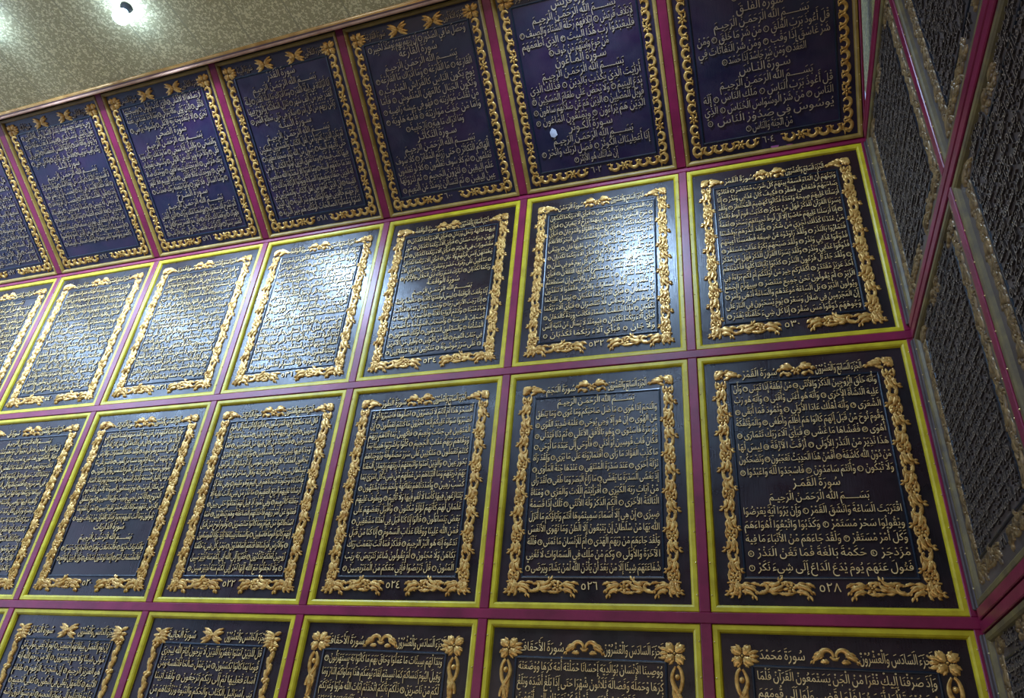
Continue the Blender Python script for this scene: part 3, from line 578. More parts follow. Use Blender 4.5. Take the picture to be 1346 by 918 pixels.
ALEF = '\uFE8D'
ALEF_R = raw_mesh(ALEF, 1)[0][:, 0].max()
def solid(v, t):
    """flat triangles -> letter with a front at z=1 and sides down to z=0"""
    key = np.round(v * 4000).astype(np.int64)
    _, first, inv = np.unique(key, axis=0, return_index=True, return_inverse=True)
    inv = inv.ravel()
    v = v[first]; t = inv[t]
    t = t[(t[:, 0] != t[:, 1]) & (t[:, 1] != t[:, 2]) & (t[:, 0] != t[:, 2])]
    a = v[t[:, 1]] - v[t[:, 0]]; b = v[t[:, 2]] - v[t[:, 0]]
    neg = a[:, 0] * b[:, 1] - a[:, 1] * b[:, 0] < 0
    t[neg] = t[neg][:, ::-1]
    e = np.concatenate([t[:, [0, 1]], t[:, [1, 2]], t[:, [2, 0]]])
    es = {(int(p), int(q)) for p, q in e}
    bd = [(p, q) for p, q in es if (q, p) not in es]
    n = len(v)
    top = v.copy(); top[:, 2] = 1.0 + v[:, 2] * 12
    bot = v.copy(); bot[:, 2] = 0.0
    side = [(q, p, p + n) for p, q in bd] + [(q, p + n, q + n) for p, q in bd]
    tri = np.concatenate([t, np.asarray(side, np.int32).reshape(-1, 3)]).astype(np.int32)
    mi = np.concatenate([np.zeros(len(t), np.int32), np.ones(len(side), np.int32)])
    return np.concatenate([top, bot]).astype(np.float32), tri, mi


def glyph(g, res):
    if (g, res) not in GC:
        v, t = raw_mesh(g, res)
        if len(v) and not ('\u0660' <= g <= '\u0669'):
            yy_ = v[:, 1]; lo = yy_ < -0.02; hi = yy_ > 0.5
            v[lo, 1] = -0.02 + (yy_[lo] + 0.02) * 1.5      # deep bowls
            v[hi, 1] = 0.5 + (yy_[hi] - 0.5) * 1.35        # tall uprights
        adv = raw_mesh(g + ALEF, 1)[0][:, 0].max() - ALEF_R
        GC[g, res] = (solid(v, t) if len(t) else None, float(adv),
                      float(v[:, 1].max()) if len(v) else 0.5, float(v[:, 1].min()) if len(v) else 0.0)
    return GC[g, res]


def poly_solid(pts):
    return solid(*fill([[Vector(p) for p in pts]]))


def ring_solid(r0, r1, seg):
    v = []; t = []
    for k in range(seg):
        a = 2 * math.pi * k / seg
        v += [(r0 * math.cos(a), r0 * math.sin(a), 0), (r1 * math.cos(a), r1 * math.sin(a), 0)]
    for k in range(seg):
        e = (k + 1) % seg
        t += [(2 * k, 2 * k + 1, 2 * e + 1), (2 * k, 2 * e + 1, 2 * e)]
    return solid(np.array(v, np.float32), np.array(t, np.int32))


SL = poly_solid([(-.13, -.055), (.11, .06), (.14, .02), (-.10, -.095)])
MARK = {'a': SL, 'i': SL, 'o': ring_solid(.035, .085, 7),
        'u': poly_solid([(-.13, -.11), (-.03, -.07), (.02, -.01), (-.03, .02), (-.04, .08), (.01, .12), (.07, .10), (.09, .03), (.06, -.05), (.0, -.11), (-.11, -.15)]),
        's': poly_solid([(-.17, .09), (-.17, -.05), (-.11, -.09), (-.03, -.06), (.0, -.02), (.04, -.07), (.11, -.08), (.16, -.02), (.17, .10), (.13, .10), (.11, .0), (.07, -.01), (.03, .02), (.02, .08), (-.02, .08), (-.03, .01), (-.09, -.03), (-.13, .0), (-.13, .09)])}
RING = ring_solid(.26, .335, 16)


def word_layout(wd):
    """-> (advance, [(glyph or special, x from the right, mark)])"""
    if wd[0] == '{':
        return 0.80, [('RING', wd[1:-1], None)]
    items = []; x = 0.0
    for g, mk in shape(wd):
        a = glyph(g, 1)[1]
        x += a
        items.append((g, x, mk))
    return x, items


SPACE = 0.16
LM = [M['letter'], M['letter_side']]
def line_mesh(words, xr, width, y, size, depth, res, fill=True, cond=0.70, name='carved_lettering'):
    """one carved line of script, right edge at xr (bays); filled lines are justified to the width"""
    lay = [word_layout(w) for w in words]
    nat = sum(a for a, _ in lay)
    gaps = max(1, len(words) - 1)
    sx = size * cond
    if fill:
        tot = width / sx
        f = min(2.1, max(0.5, tot / (nat + gaps * SPACE)))
        sx *= f
        sp = max(0.05, min(0.26 * size / sx, (width / sx - nat) / gaps))
        xr = xr - max(0.0, width - sx * (nat + gaps * sp)) / 2
    else:
        f = min(1.0, width / (sx * (nat + gaps * SPACE)))
        sx *= f
        sp = SPACE
        xr = xr - (width - sx * (nat + gaps * sp)) / 2
    mb = MB()
    px = xr
    def put(S, x, yy, kx, ky):
        v = S[0].copy(); v[:, 0] = v[:, 0] * kx + x; v[:, 1] = v[:, 1] * ky + yy; v[:, 2] *= depth
        mb.addt(v, S[1], S[2])
    for a, items in lay:
        for g, x, mk in items:
            if g == 'RING':
                cx = px - 0.40 * sx
                put(RING, cx, y + 0.24 * size, size * 0.88, size * 0.98)
                digs = [chr(0x660 + int(d)) for d in x]
                wd = 0.26
                for k, d in enumerate(digs):
                    S = glyph(d, 1)
                    put(S[0], cx + (k - len(digs) / 2) * wd * size - 0.02 * size, y + 0.13 * size, size * 0.48, size * 0.44)
                continue
            S, adv, top, bot = glyph(g, res)
            gx = px - x * sx
            if S is not None:
                put(S, gx, y, sx, size)
            if mk:
                mx_ = gx + adv * sx * 0.5
                if mk == 'i': put(MARK['i'], mx_, y + (min(bot, 0.0) - 0.17) * size, size, size)
                else: put(MARK[mk], mx_, y + (max(top, 0.5) + 0.20) * size, size, size)
        px -= a * sx + sp * sx
    return mb.mesh(name, [LM[0], LM[1]])


def wrap(text, n):
    parts = [p_.strip() for p_ in text.split('/')]
    out = [p_.split() for p_ in parts[:-1]]
    return out + wrap1(parts[-1], n - len(out))


def wrap1(text, n):
    words = text.split()
    wd = [word_layout(x)[0] + SPACE for x in words]
    def br(lim):
        lines = [[]]; cur = 0.0
        for x, a in zip(words, wd):
            if cur + a > lim and lines[-1]:
                lines.append([]); cur = 0.0
            lines[-1].append(x); cur += a
        return lines
    lo, hi = max(wd), sum(wd) + 1
    for _ in range(40):
        mid = (lo + hi) / 2
        if len(br(mid)) <= n: hi = mid
        else: lo = mid
    return br(hi)

# ------------------------------------------------------------------ gilded carving
def arc(cx, cy, r0, r1, a0, a1, n):
    return [(cx + (r0 + (r1 - r0) * k / (n - 1)) * math.cos(a0 + (a1 - a0) * k / (n - 1)),
             cy + (r0 + (r1 - r0) * k / (n - 1)) * math.sin(a0 + (a1 - a0) * k / (n - 1))) for k in range(n)]


def leafprof(n, w, lobes=3):
    return [w * (math.sin(math.pi * (0.10 + 0.88 * k / (n - 1))) ** 0.7) * (0.66 + 0.34 * abs(math.cos(math.pi * lobes * k / (n - 1)))) for k in range(n)]


def leaf(mb, p, a, ln, w, bend, h=0.014, n=9):
    pts = [p]; x, y = p; st = ln / (n - 1)
    for k in range(n - 1):
        x += st * math.cos(a); y += st * math.sin(a); a += bend / (n - 1)
        pts.append((x, y))
    mb.ribbon(pts, leafprof(n, w), [h * (0.55 + 0.45 * math.sin(math.pi * (k + 1) / n)) for k in range(n)])


def acanthus(mb, p, a, ln, w, bend, h=0.018, lobes=3):
    """carved leaf with a curling spine and pairs of pointed lobes"""
    n = 10; st = ln / (n - 1); x, y = p; pts = [p]; ang = [a]
    for k in range(n - 1):
        x += st * math.cos(a); y += st * math.sin(a); a += bend * (0.4 + 1.2 * k / (n - 1)) / (n - 1)
        pts.append((x, y)); ang.append(a)
    mb.ribbon(pts, [w * 0.36 * math.sin(math.pi * (0.12 + 0.86 * k / (n - 1))) ** 0.8 for k in range(n)],
              [h * (0.7 + 0.3 * math.sin(math.pi * k / (n - 1))) for k in range(n)], groove=0.55)
    for i in range(lobes):
        k = 1 + int((n - 3) * i / max(1, lobes - 1))
        for s in (-1, 1):
            g = w * (0.95 - 0.18 * i) * (1.15 if s * bend < 0 else 0.85)
            leaf(mb, (pts[k][0], pts[k][1]), ang[k] + s * (0.85 - 0.12 * i), g * 1.1, g * 0.25, -s * 1.1, h * (0.86 - 0.05 * i), 6)


def rosette(mb, p, r, h=0.016, pet=6, ph=0.0):
    for k in range(pet):
        a = ph + 2 * math.pi * k / pet
        leaf(mb, (p[0] + 0.25 * r * math.cos(a), p[1] + 0.25 * r * math.sin(a)), a, 0.75 * r, 0.30 * r, 0.0, h * 0.8, 5)
    mb.dome(p, 0.22 * r, h)


def strip_floral(L, bw, rnd):
    """along +x from 0 to L, centred on y=0: rosettes between curling acanthus leaves and hooks"""
    mb = MB(); n = max(2, round(L / 0.094)); un = L / n
    for k in range(n):
        u = k * un; s = 1 if k % 2 else -1
        j = lambda q: rnd.uniform(-q, q)
        if k % 2 == 0:
            rosette(mb, (u + 0.27 * un, j(0.002)), bw * 0.47, 0.018, 6, j(0.5))
            leaf(mb, (u - 0.06 * un, bw * 0.38), 0.2, 0.52 * un, bw * 0.13, -0.7, 0.013, 7)
            leaf(mb, (u - 0.06 * un, -bw * 0.38), -0.2, 0.52 * un, bw * 0.13, 0.7, 0.013, 7)
        else:
            mb.ribbon(arc(u + 0.27 * un, s * 0.06 * bw, bw * 0.36, bw * 0.15, -s * 1.9, s * 2.6, 13), np.linspace(0.16, 0.09, 13) * bw, 0.016)
            leaf(mb, (u - 0.02 * un, -s * 0.38 * bw), 0.1, 0.58 * un, bw * 0.13, s * 0.6, 0.014, 7)
            leaf(mb, (u + 0.30 * un, s * 0.40 * bw), 0.0, 0.5 * un, bw * 0.11, -s * 0.5, 0.013, 6)
        acanthus(mb, (u + 0.42 * un, -s * 0.20 * bw), s * 0.10, 0.72 * un, bw * 0.50, s * 1.2, 0.020)
        acanthus(mb, (u + 0.48 * un, s * 0.24 * bw), -s * 0.1, 0.54 * un, bw * 0.44, s * 1.9, 0.018, 2)
        leaf(mb, (u + 0.84 * un, -s * 0.34 * bw), -s * (0.1 + j(0.3)), 0.38 * un, bw * 0.14, s * 1.0, 0.014, 7)
        mb.dome((u + 0.60 * un, s * 0.42 * bw), bw * 0.07, 0.014, 0, 6)
    return mb


def strip_chain(L, bw, rnd):
    """a running chain of C curls, a drop of dark wood left open in each"""
    mb = MB(); n = max(1, round(L / 0.060)); un = L / n
    for k in range(n):
        u = k * un
        if k % 9 == 4:
            rosette(mb, (u + 0.5 * un, 0), bw * 0.52, 0.016, 6); continue
        m = 14
        a0 = math.pi * 0.62
        w = [bw * (0.06 + 0.13 * max(0.0, math.sin(math.pi * q / (m - 1))) ** 1.2) for q in range(m)]
        mb.ribbon(arc(u + 0.50 * un, 0.0, bw * 0.40, bw * 0.34, a0, a0 + math.pi * 1.55, m), w, 0.014)
        leaf(mb, (u + 0.66 * un, bw * 0.34), -0.75, 0.62 * un, bw * 0.13, -1.1, 0.013, 7)
        leaf(mb, (u + 0.80 * un, -bw * 0.30), 0.5, 0.55 * un, bw * 0.14, 0.9, 0.013, 7)
        leaf(mb, (u + 0.92 * un, -bw * 0.02), 1.9, 0.5 * un, bw * 0.10, -1.0, 0.015, 6)
        leaf(mb, (u + 0.95 * un, bw * 0.40), -0.3, 0.4 * un, bw * 0.08, 0.6, 0.012, 6)
    return mb


def strip_spray(L, bw, rnd):
    """overlapping long leaves with a bud of three balls"""
    mb = MB(); n = max(1, round(L / 0.15)); un = L / n
    for k in range(n):
        u = k * un
        for q in range(4):
            s = 1 if q % 2 else -1
            leaf(mb, (u + un * (0.10 + 0.2 * q), s * 0.26 * bw), -s * 0.50, 0.46 * un, bw * 0.25, s * 0.5, 0.016 - 0.001 * q)
        for (a, b) in ((0.0, 0.22), (0.0, -0.22), (0.07, 0.0)):
            mb.dome((u + a * un + 0.02 * un, b * bw), bw * 0.19, 0.018)
    return mb


def strip_twist(L, bw, rnd):
    """long loops of stem with a berry, crossing into a broad leaf"""
    mb = MB(); n = max(1, round(L / 0.21)); un = L / n
    for k in range(n):
        u = k * un; s = 1 if k % 2 else -1
        m = 15
        t = np.linspace(0, 1, m)
        mb.ribbon([(u + un * 0.30 - un * 0.27 * math.cos(math.pi * (0.05 + q)), s * bw * 0.40 * math.sin(math.pi * (0.05 + q) * 1.1)) for q in t], bw * (0.10 + 0.05 * np.sin(np.pi * t)), 0.014)
        mb.ribbon([(u + un * (0.04 + 0.75 * q), -s * bw * 0.36 * math.sin(math.pi * 1.5 * q + 0.2)) for q in t], bw * (0.08 + 0.09 * np.sin(np.pi * t)), 0.016)
        mb.dome((u + 0.24 * un, 0.03 * s * bw), bw * 0.2, 0.018)
        acanthus(mb, (u + 0.50 * un, s * 0.1 * bw), -s * 0.2, 0.52 * un, bw * 0.50, s * 0.6, 0.020)
        leaf(mb, (u + 0.42 * un, -s * 0.3 * bw), s * 0.25, 0.38 * un, bw * 0.20, -s * 0.5, 0.013)
        leaf(mb, (u + 0.86 * un, -s * 0.2 * bw), s * 0.1, 0.26 * un, bw * 0.16, s * 1.0, 0.013)
    return mb


def corner_floral(bw):
    """outer corner at (0,0), arms along +x and -y"""
    mb = MB(); h = bw / 2
    acanthus(mb, (h * 0.25, -h * 1.5), 0.9, bw * 1.0, bw * 0.56, -0.9, 0.020)
    acanthus(mb, (bw * 0.85, -h * 0.9), 0.05, bw * 1.0, bw * 0.50, -0.6, 0.019)
    rosette(mb, (h * 0.95, -h * 0.95), h * 0.62, 0.020, 6, 0.3)
    leaf(mb, (bw * 0.75, -bw * 0.80), 0.2, bw * 0.7, bw * 0.13, 0.7, 0.014)
    leaf(mb, (bw * 0.12, -bw * 0.12), 0.0, bw * 0.5, bw * 0.13, 0.4, 0.013)
    return mb


def corner_star(bw):
    """square of four broad leaves round a small open eye, with a leaf fan along the top arm"""
    mb = MB(); h = bw * 0.60
    for k in range(4):
        a = math.pi / 4 + k * math.pi / 2
        leaf(mb, (h + 0.20 * h * math.cos(a), -h + 0.20 * h * math.sin(a)), a, h * 1.15, h * 0.46, 0.3, 0.016, 9)
        for s in (-1, 1):
            leaf(mb, (h + 0.42 * h * math.cos(a + s * 0.5), -h + 0.42 * h * math.sin(a + s * 0.5)), a + s * 0.42, h * 0.85, h * 0.24, -s * 0.5, 0.014, 7)
    for q in (-1, 0, 1):
        leaf(mb, (h * 1.7, -h + q * h * 0.25), q * 0.4, h * 0.95, h * 0.24, -q * 0.3, 0.015, 8)
    mb.dome((h, -h), h * 0.16, 0.018)
    return mb


def corner_bow(bw):
    """fan of leaves flaring along the top arm from a corner bud"""
    mb = MB(); h = bw * 0.60
    for q in (-1, -0.5, 0, 0.5, 1):
        leaf(mb, (h * 0.9, -h + q * h * 0.25), q * 0.55, h * (1.55 + 0.15 * abs(q)), h * 0.27, -q * 0.25, 0.017 - 0.002 * abs(q), 10)
    for q in (-1, 0, 1):
        leaf(mb, (h * 1.0 + q * h * 0.3, -h * 1.2), -math.pi / 2 + q * 0.3, h * 0.95, h * 0.26, 0.2 * q, 0.015, 8)
        leaf(mb, (h * 0.95, -h + q * h * 0.5), math.pi - q * 0.5, h * 0.95, h * 0.28, q * 0.3, 0.015, 8)
    mb.dome((h, -h), h * 0.26, 0.020)
    return mb


def crest_floral(bw):
    """centred on x=0, between y=-bw and 0: two leaf sprays arching from a rosette"""
    mb = MB()
    rosette(mb, (0, -bw * 0.50), bw * 0.36, 0.019, 6)
    for s in (1, -1):
        f = lambda q: q if s > 0 else math.pi - q
        acanthus(mb, (s * bw * 0.22, -bw * 0.26), f(0.30), bw * 0.95, bw * 0.50, -s * 1.3, 0.020)
        acanthus(mb, (s * bw * 0.34, -bw * 0.78), f(0.10), bw * 0.55, bw * 0.28, s * 0.6, 0.017, 2)
        leaf(mb, (s * bw * 0.90, -bw * 0.60), f(-0.6), bw * 0.40, bw * 0.12, -s * 0.8, 0.014, 7)
    return mb


def crest_cross(bw):
    """bow of two leaf fans meeting at a bud"""
    mb = MB()
    for s in (1, -1):
        for q in (-1, -0.5, 0, 0.5, 1):
            if q == 0 and bw < 0.06:
                continue
            a = q * 0.62
            leaf(mb, (s * bw * 0.06, -bw * 0.5 + q * bw * 0.10), (a if s > 0 else math.pi - a), bw * (0.98 if q else 0.55), bw * 0.17, -s * q * 0.25, 0.017 - 0.002 * abs(q), 10)
    mb.dome((0, -bw * 0.5), bw * 0.15, 0.021)
    return mb


def crest_wave(bw):
    mb = MB()
    for s in (1, -1):
        a0 = math.pi * 1.05 if s > 0 else -math.pi * 0.05
        mb.ribbon(arc(s * bw * 0.42, -bw * 0.45, bw * 0.34, bw * 0.36, a0, a0 - s * math.pi * 1.1, 12), np.linspace(0.07, 0.2, 12) * bw, 0.016)
        acanthus(mb, (s * bw * 0.60, -bw * 0.30), (-0.5 if s > 0 else math.pi + 0.5), bw * 0.80, bw * 0.42, -s * 0.5, 0.019)
        leaf(mb, (s * bw * 0.36, -bw * 0.82), (0.5 if s > 0 else math.pi - 0.5), bw * 0.5, bw * 0.17, -s * 1.1, 0.014)
    mb.ribbon([(bw * 0.26 * t, -bw * (0.62 - 0.14 * t * t)) for t in np.linspace(-1, 1, 7)], leafprof(7, bw * 0.12), 0.015)
    return mb


STRIPS = {'floral': strip_floral, 'chain': strip_chain, 'spray': strip_spray, 'twist': strip_twist}
CORNERS = {'floral': corner_floral, 'chain': corner_star, 'spray': corner_bow, 'twist': corner_star}
CRESTS = {'floral': crest_floral, 'chain': crest_cross, 'spray': crest_cross, 'twist': crest_wave}
CARVE = {}
def carve(kind, style, *a):
    key = (kind, style) + a
    if key not in CARVE:
        r = random.Random(str(key))
        if kind == 'strip': mb = STRIPS[style](a[0], a[1], r)
        elif kind == 'corner': mb = CORNERS[style](a[0])
        else: mb = CRESTS[style](a[0])
        CARVE[key] = (mb, {})
    return CARVE[key][0]


def placed(mb, fn, name, muted, flip=False):
    v, t, mi = mb.arrays()
    q = MB(); v2 = v.copy()
    xy = fn(v[:, 0], v[:, 1]); v2[:, 0], v2[:, 1] = xy
    v2[:, 2] *= 0.55 if muted else 0.8
    q.addt(v2, t[:, ::-1] if flip else t, mi)
    return q.mesh(name, [M['muted_gilt' if muted else 'gilt']], smooth=True)


CM = {}
def cached(key, make):
    if key not in CM:
        CM[key] = make()
    return CM[key]

# ------------------------------------------------------------------ one panel
def panel(page, frame, w, h, style, label, group, res, row='wall', old=None, board='board', muted=False):
    """carved scripture panel; local x from -w/2 to w/2, y from 0 to h, z towards the viewer"""
    t = bpy.data.objects.new('calligraphy_panel', None); C.objects.link(t)
    t.empty_display_size = 0.1
    t.matrix_world = frame
    t['label'] = label; t['category'] = 'panel'; t['group'] = group
    k0 = (round(w, 3), round(h, 3), style, old, board, row, muted)
    a = w / 2 - (0.0275 if row == 'over' else 0.0240); e = 0.0245
    fwid = 0.025 if row == 'over' else 0.032
    def mk_board():
        m_ = MB(); m_.box((-a + 0.02, e + 0.02, -0.03), (a - 0.02, h - e - 0.02, 0.0))
        return m_.mesh('board', [M[board]])
    def mk_frame():
        m_ = MB()
        m_.frame(-a, e, a, h - e, [(0, -0.04), (0, 0.013), (0.003, 0.016), (fwid - 0.012, 0.016), (fwid - 0.004, 0.011), (fwid, 0.0)])
        for s in (-1, 1):
            for q in range(9):
                v_ = MB(); m_.dome((0, 0), 0.0, 0.0, 1, 4) if False else None
                pt = (s * (a - 0.006), e + (q + 0.5) * (h - 2 * e) / 9)
                d_ = MB(); d_.dome(pt, 0.0034, 0.004, 1, 6)
                vv, tt_, mm = d_.arrays(); vv[:, 2] += 0.0158; m_.addt(vv, tt_, mm)
        return m_.mesh('outer_frame', [M[old or 'yellow'], M['pin']])
    link('board', cached(('b',) + k0, mk_board), t)
    link('outer_frame', cached(('f',) + k0, mk_frame), t)
    # the gilded band
    if row == 'over':
        gx0, gx1, gy0, gy1, bw = -0.434 * w, 0.434 * w, 0.066, 1.190, 0.062
    else:
        gx0, gx1, gy0, gy1, bw = -0.405 * w, 0.405 * w, 0.094, 1.188, 0.066
    head = 0.066
    ctop = bw * (1.25 if style in ('spray', 'twist', 'chain') else 1.0)
    yl = gy0 + bw * 0.5; yh = gy1 - ctop
    sb = yh - gy0 - bw * 0.1
    S = carve('strip', style, round(sb, 3), bw)
    def side(xc, fl):
        return lambda: placed(S, (lambda x, y: (xc + 0.84 * (-y if fl else y), yh - x)), 'gilt_border_side', muted, not fl)
    link('gilt_border_side', cached(('sl',) + k0, side(gx0 + bw / 2, False)), t)
    link('gilt_border_side', cached(('sr',) + k0, side(gx1 - bw / 2, True)), t)
    gap = 0.075
    bl = (gx1 - gx0) / 2 - gap - bw * 0.1
    B = carve('strip', style, round(bl, 3), bw)
    link('gilt_border_bottom', cached(('bl',) + k0, lambda: placed(B, (lambda x, y: (gx0 + bw * 0.1 + x, gy0 + bw / 2 + 0.88 * y)), 'gilt_border_bottom', muted)), t)
    link('gilt_border_bottom', cached(('br',) + k0, lambda: placed(B, (lambda x, y: (gx1 - bw * 0.1 - x, gy0 + bw / 2 + 0.88 * y)), 'gilt_border_bottom', muted, True)), t)
    K = carve('corner', style, bw)
    link('gilt_corner', cached(('cl',) + k0, lambda: placed(K, (lambda x, y: (gx0 + x, gy1 + y)), 'gilt_corner', muted)), t)
    link('gilt_corner', cached(('cr',) + k0, lambda: placed(K, (lambda x, y: (gx1 - x, gy1 + y)), 'gilt_corner', muted, True)), t)
    R = carve('crest', style, head)
    for cx in ((-0.105, 0.135) if row == 'over' else (-0.02,)):
        link('gilt_crest', cached(('ct', cx) + k0, lambda: placed(R, (lambda x, y: (cx + x, gy1 + y)), 'gilt_crest', muted)), t)
    # inner bead
    ix0, ix1 = gx0 + bw + 0.004, gx1 - bw - 0.004
    iy0, iy1 = gy0 + bw + 0.004, gy1 - head - 0.004
    def mk_bead():
        m_ = MB(); m_.frame(ix0, iy0, ix1, iy1, [(0, 0), (0.0015, 0.0045), (0.006, 0.0055), (0.0105, 0.0045), (0.012, 0.0)])
        return m_.mesh('inner_bead', [M['teal_glint']])
    link('inner_bead', cached(('ib',) + k0, mk_bead), t)
    juz, sura, segs = PAGES[page]
    D = 0.0075 if muted else 0.006
    hy = gy1 - head * 0.74
    key = (page, row, res, muted)
    LM[1] = M['muted_side' if muted else 'letter_side']
    LM[0] = M['muted_letter' if muted else 'pale_letter' if row == 'over' else 'letter']
    cw = bw * (2.1 if style == 'floral' else 1.22)
    ex = 0.085
    if row == 'over':
        link('section_title', cached(('jz',) + key, lambda: line_mesh(juz.split(), gx1 - cw, gx1 - cw - 0.20, hy, 0.040, D, res, False, 0.75, 'section_title')), t)
        link('chapter_title', cached(('cz',) + key, lambda: line_mesh(sura.split(), -0.17, -0.17 - gx0 - cw, hy, 0.040, D, res, False, 0.75, 'chapter_title')), t)
    else:
        link('section_title', cached(('jz',) + key, lambda: line_mesh(juz.split(), gx1 - cw, gx1 - cw - (-0.02 + ex), hy, 0.046, D, res, False, 0.80, 'section_title')), t)
        link('chapter_title', cached(('cz',) + key, lambda: line_mesh(sura.split(), -0.02 - ex, -0.02 - ex - gx0 - cw, hy, 0.046, D, res, False, 0.85, 'chapter_title')), t)
    # page number in Arabic numerals
    def mk_num():
        m_ = MB(); x = -0.046; sz = 0.052
        for d in str(page):
            S_, adv, _, _ = glyph(chr(0x660 + int(d)), 2)
            v = S_[0].copy(); v[:, 0] = v[:, 0] * sz + x; v[:, 1] = v[:, 1] * sz + gy0 + 0.020; v[:, 2] *= D
            m_.addt(v, S_[1], S_[2]); x += adv * sz * 1.05
        return m_.mesh('page_number', [LM[0], LM[1]])
    link('page_number', cached(('pn',) + key, mk_num), t)
    # body
    n = 15
    tx0, tx1 = ix0 + 0.020, ix1 - 0.018
    if row == 'over': tx0, tx1 = ix0 + 0.030, ix1 - 0.030
    pitch = (iy1 - iy0 - 0.03) / n
    size = pitch * (0.78 if muted else 0.78 if row == 'over' else 0.66)
    ln = 0
    def yy(i): return iy1 - 0.012 - pitch * (i + 0.70)
    for sg in segs:
        if sg[0] == 'H':
            i = ln; ln += 1
            link('chapter_heading', cached(('h', i) + key, lambda: line_mesh(sg[1].split(), tx1, tx1 - tx0, yy(i), size * 1.15, D, res, False, 0.95, 'chapter_heading')), t)
        elif sg[0] == 'B':
            i = ln; ln += 1
            link('opening_formula', cached(('o', i) + key, lambda: line_mesh(BAS.split(), tx1, (tx1 - tx0), yy(i), size, D, res, False, 0.95, 'opening_formula')), t)
        else:
            lines = wrap(sg[2], sg[1])
            for q, ws in enumerate(lines):
                i = ln; ln += 1
                short = row == 'over' and q == len(lines) - 1 and sum(word_layout(x)[0] + SPACE for x in ws) < 13
                link('carved_lettering', cached(('t', i) + key, lambda: line_mesh(ws, tx1, tx1 - tx0, yy(i), size, D, res, not short)), t)
    return t


def ordinal(k):
    return ('first', 'second', 'third', 'fourth', 'fifth', 'sixth', 'seventh')[k]


FEAT = {
    528: 'corner panel numbered 528 in the lower full row, a heading amid its text',
    526: 'dark script panel numbered 526, second from the right corner in the lower full row',
    524: 'dark script panel numbered 524, third from the right corner in the lower full row',
    522: 'dark script panel numbered 522, fourth from the right corner in the lower full row',
    520: 'leftmost whole panel of the lower full row, a heading near its foot',
    518: 'dark script panel of the lower full row, cut by the left edge of the photo',
    530: 'blackish script panel numbered 530 at the right end of the shining row',
    532: 'shiny panel numbered 532, pale gleam down its right margin',
    534: 'shiny panel numbered 534, third from the right corner, heading amid its text',
    536: 'shiny script panel numbered 536, fourth from the right corner in the shining row',
    538: 'pale gleaming script panel, fifth from the right corner in the shining row',
    540: 'pale gleaming script panel, leftmost whole one of the shining row',
    542: 'pale gleaming script panel of the shining row, cut by the left photo edge',
    604: 'leaning blue-black panel numbered 604, rightmost of the row under the ceiling',
    602: 'leaning blue-black panel numbered 602 with a white chipped letter',
    600: 'leaning blue-black panel numbered 600, third from the right under the ceiling',
    598: 'leaning purple-stained panel of close script, fourth from the right under the ceiling',
    596: 'leaning blue panel with two headings in its text, fifth from the right under the ceiling',
    594: 'leaning blue script panel, leftmost whole one under the ceiling',
    592: 'leaning blue script panel under the ceiling, cut by the left photo edge',
    506: 'black bottom row panel nearest the right corner, cut by the photo edge below',
    504: 'black bottom row panel with looped gilt border, second from the right corner',
    502: 'black bottom row panel with looped gilt border, third from the right corner',
    500: 'black bottom row panel with a gilt bow on top, fourth from the right corner',
    498: 'black bottom row panel with a gilt bow on top, fifth from the right corner',
    496: 'bottom row panel showing only a sliver at the lower left photo corner'}

def bay(k):
    return (COLS[k] + COLS[k + 1]) / 2 - (0.004 if k == 0 else 0), COLS[k] - COLS[k + 1] - (0.010 if k == 0 else 0)

for k, pg in enumerate((528, 526, 524, 522, 520, 518)):
    c, wd = bay(k)
    panel(pg, WALL(c, -H2), wd, H2, 'floral', FEAT[pg], 'scripture panels of the lower full row', 2 if k < 3 else 1)
for k, pg in enumerate((530, 532, 534, 536, 538, 540, 542)):
    c, wd = bay(k)
    panel(pg, WALL(c, 0), wd, H1, 'floral', FEAT[pg], 'scripture panels of the shining upper row', 2 if k < 2 else 1)
for k, pg in enumerate((506, 504, 502, 500, 498, 496)):
    c, wd = bay(k)
    panel(pg, WALL(c, -2 * H2), wd, H2, 'twist' if k < 3 else 'spray', FEAT[pg], 'scripture panels of the bottom row', 2 if k < 3 else 1)
for k, pg in enumerate((604, 602, 600, 598, 596, 594, 592)):
    c, wd = bay(k)
    if k == 0: c += 0.008; wd += 0.016
    p_ = panel(pg, OVER(c, 0.0), wd, 1.262, 'chain', FEAT[pg], 'leaning scripture panels under the ceiling', 2 if k < 3 else 1, 'over', 'old_gold', 'board_blue_sheen')
    if pg == 602:
        m_ = MB(); m_.add([(-.255, .345, .0075), (-.235, .338, .0075), (-.215, .352, .0075), (-.222, .385, .0075), (-.245, .398, .0075), (-.262, .372, .0075), (-.24, .365, .0095)],
                          [(0, 1, 6), (1, 2, 6), (2, 3, 6), (3, 4, 6), (4, 5, 6), (5, 0, 6)])
        ch = link('chipped_letter', m_.mesh('chipped_letter', [M['chip']]), p_); ch['label'] = 'chipped pale patch'
    if pg == 604:
        for x, y, r in ((0.02, 0.052, 0.020), (0.10, 0.048, 0.014)):
            m_ = MB(); m_.add([(x + r * (1 + .35 * math.sin(3 * q)) * math.cos(q), y + .55 * r * (1 + .3 * math.cos(2 * q)) * math.sin(q), 0.001) for q in np.linspace(0, 2 * math.pi, 13)[:-1]], [tuple(range(12))])
            ch = link('paint_smear', m_.mesh('paint_smear', [M['smear']]), p_); ch['label'] = 'pink paint smear'
SIDES = [(536, 0, 0.0, 'right wall script panel touching the corner, level with the shining row'),
         (522, 1, 0.0, 'right wall script panel away from the corner, at the top photo edge'),
         (538, 0, -H2, 'right wall script panel touching the corner, level with the lower full row'),
         (524, 1, -H2, 'right wall script panel away from the corner, cut by the right photo edge'),
         (504, 0, -2 * H2, 'right wall script panel in the bottom right corner of the photo')]
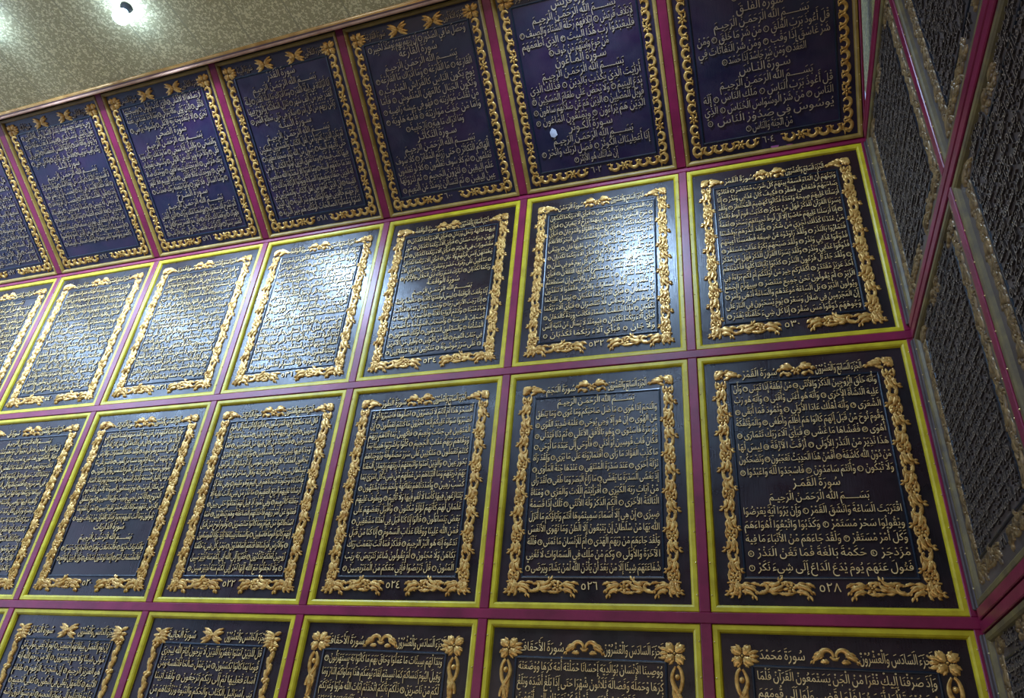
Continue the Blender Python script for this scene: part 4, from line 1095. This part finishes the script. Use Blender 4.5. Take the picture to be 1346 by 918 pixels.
for pg, c, z, lab in SIDES:
    y0 = SIDE_COLS[c] + (0.045 if c == 0 else 0.0)
    wd = SIDE_COLS[c + 1] - y0
    fz = 0.024
    panel(pg, SIDE(-(y0 + wd / 2), z + fz), wd, (H1 if z == 0.0 else H2) - 2 * fz, 'floral', lab, 'scripture panels of the right wall', 1, 'wall', 'side_frame', 'board_sheen', True)

# ------------------------------------------------------------------ ceiling lamps
def lathe(prof, seg=20):
    m_ = MB(); vs = []; fs = []
    n = len(prof)
    for k in range(seg):
        a = 2 * math.pi * k / seg
        vs += [(r * math.cos(a), r * math.sin(a), z) for r, z in prof]
    for k in range(seg):
        e = (k + 1) % seg
        for j in range(n - 1):
            fs.append((k * n + j, e * n + j, e * n + j + 1, k * n + j + 1))
    m_.add(vs, fs)
    return m_


sock = lathe([(0.0, 0.0), (0.036, 0.0), (0.036, -0.010), (0.030, -0.016), (0.026, -0.040), (0.020, -0.044)]).mesh('socket', [M['socket']])
gl = lathe([(0.018, -0.040), (0.024, -0.052), (0.043, -0.075), (0.050, -0.098), (0.043, -0.122), (0.024, -0.138), (0.0001, -0.143)][::-1]).mesh('globe', [M['bulb']])
for me in (sock, gl):
    me.polygons.foreach_set('use_smooth', [True] * len(me.polygons)); me.update()
for k, (x, y) in enumerate(LAMPS):
    t = bpy.data.objects.new('ceiling_lamp', None); C.objects.link(t)
    t.location = (x * U, y * U, CEIL * U)
    t['label'] = 'bright white globe lamp lit on the olive ceiling' if k == 1 else \
        'lit white globe lamp on the ceiling outside the photo'
    t['category'] = 'lamp'; t['group'] = 'ceiling lamps'
    link('socket', sock, t); link('globe', gl, t)
    bl = bpy.data.lights.new('lamp_beam', 'SPOT'); bl.energy = BEAM_W * (0.45 if y < -4 else 1.0 if x > -4 else 1.22); bl.color = LAMP_COL
    bl.spot_size = math.radians(116); bl.spot_blend = 0.8; bl.shadow_soft_size = 0.05
    bo = bpy.data.objects.new('lamp_beam', bl); C.objects.link(bo)
    src = Vector((x * U, y * U + 0.09, CEIL * U - 0.042))
    bo.location = src
    bo.rotation_euler = (Vector((x * U, 0.0, 0.0 * U)) - src).to_track_quat('-Z', 'Y').to_euler()
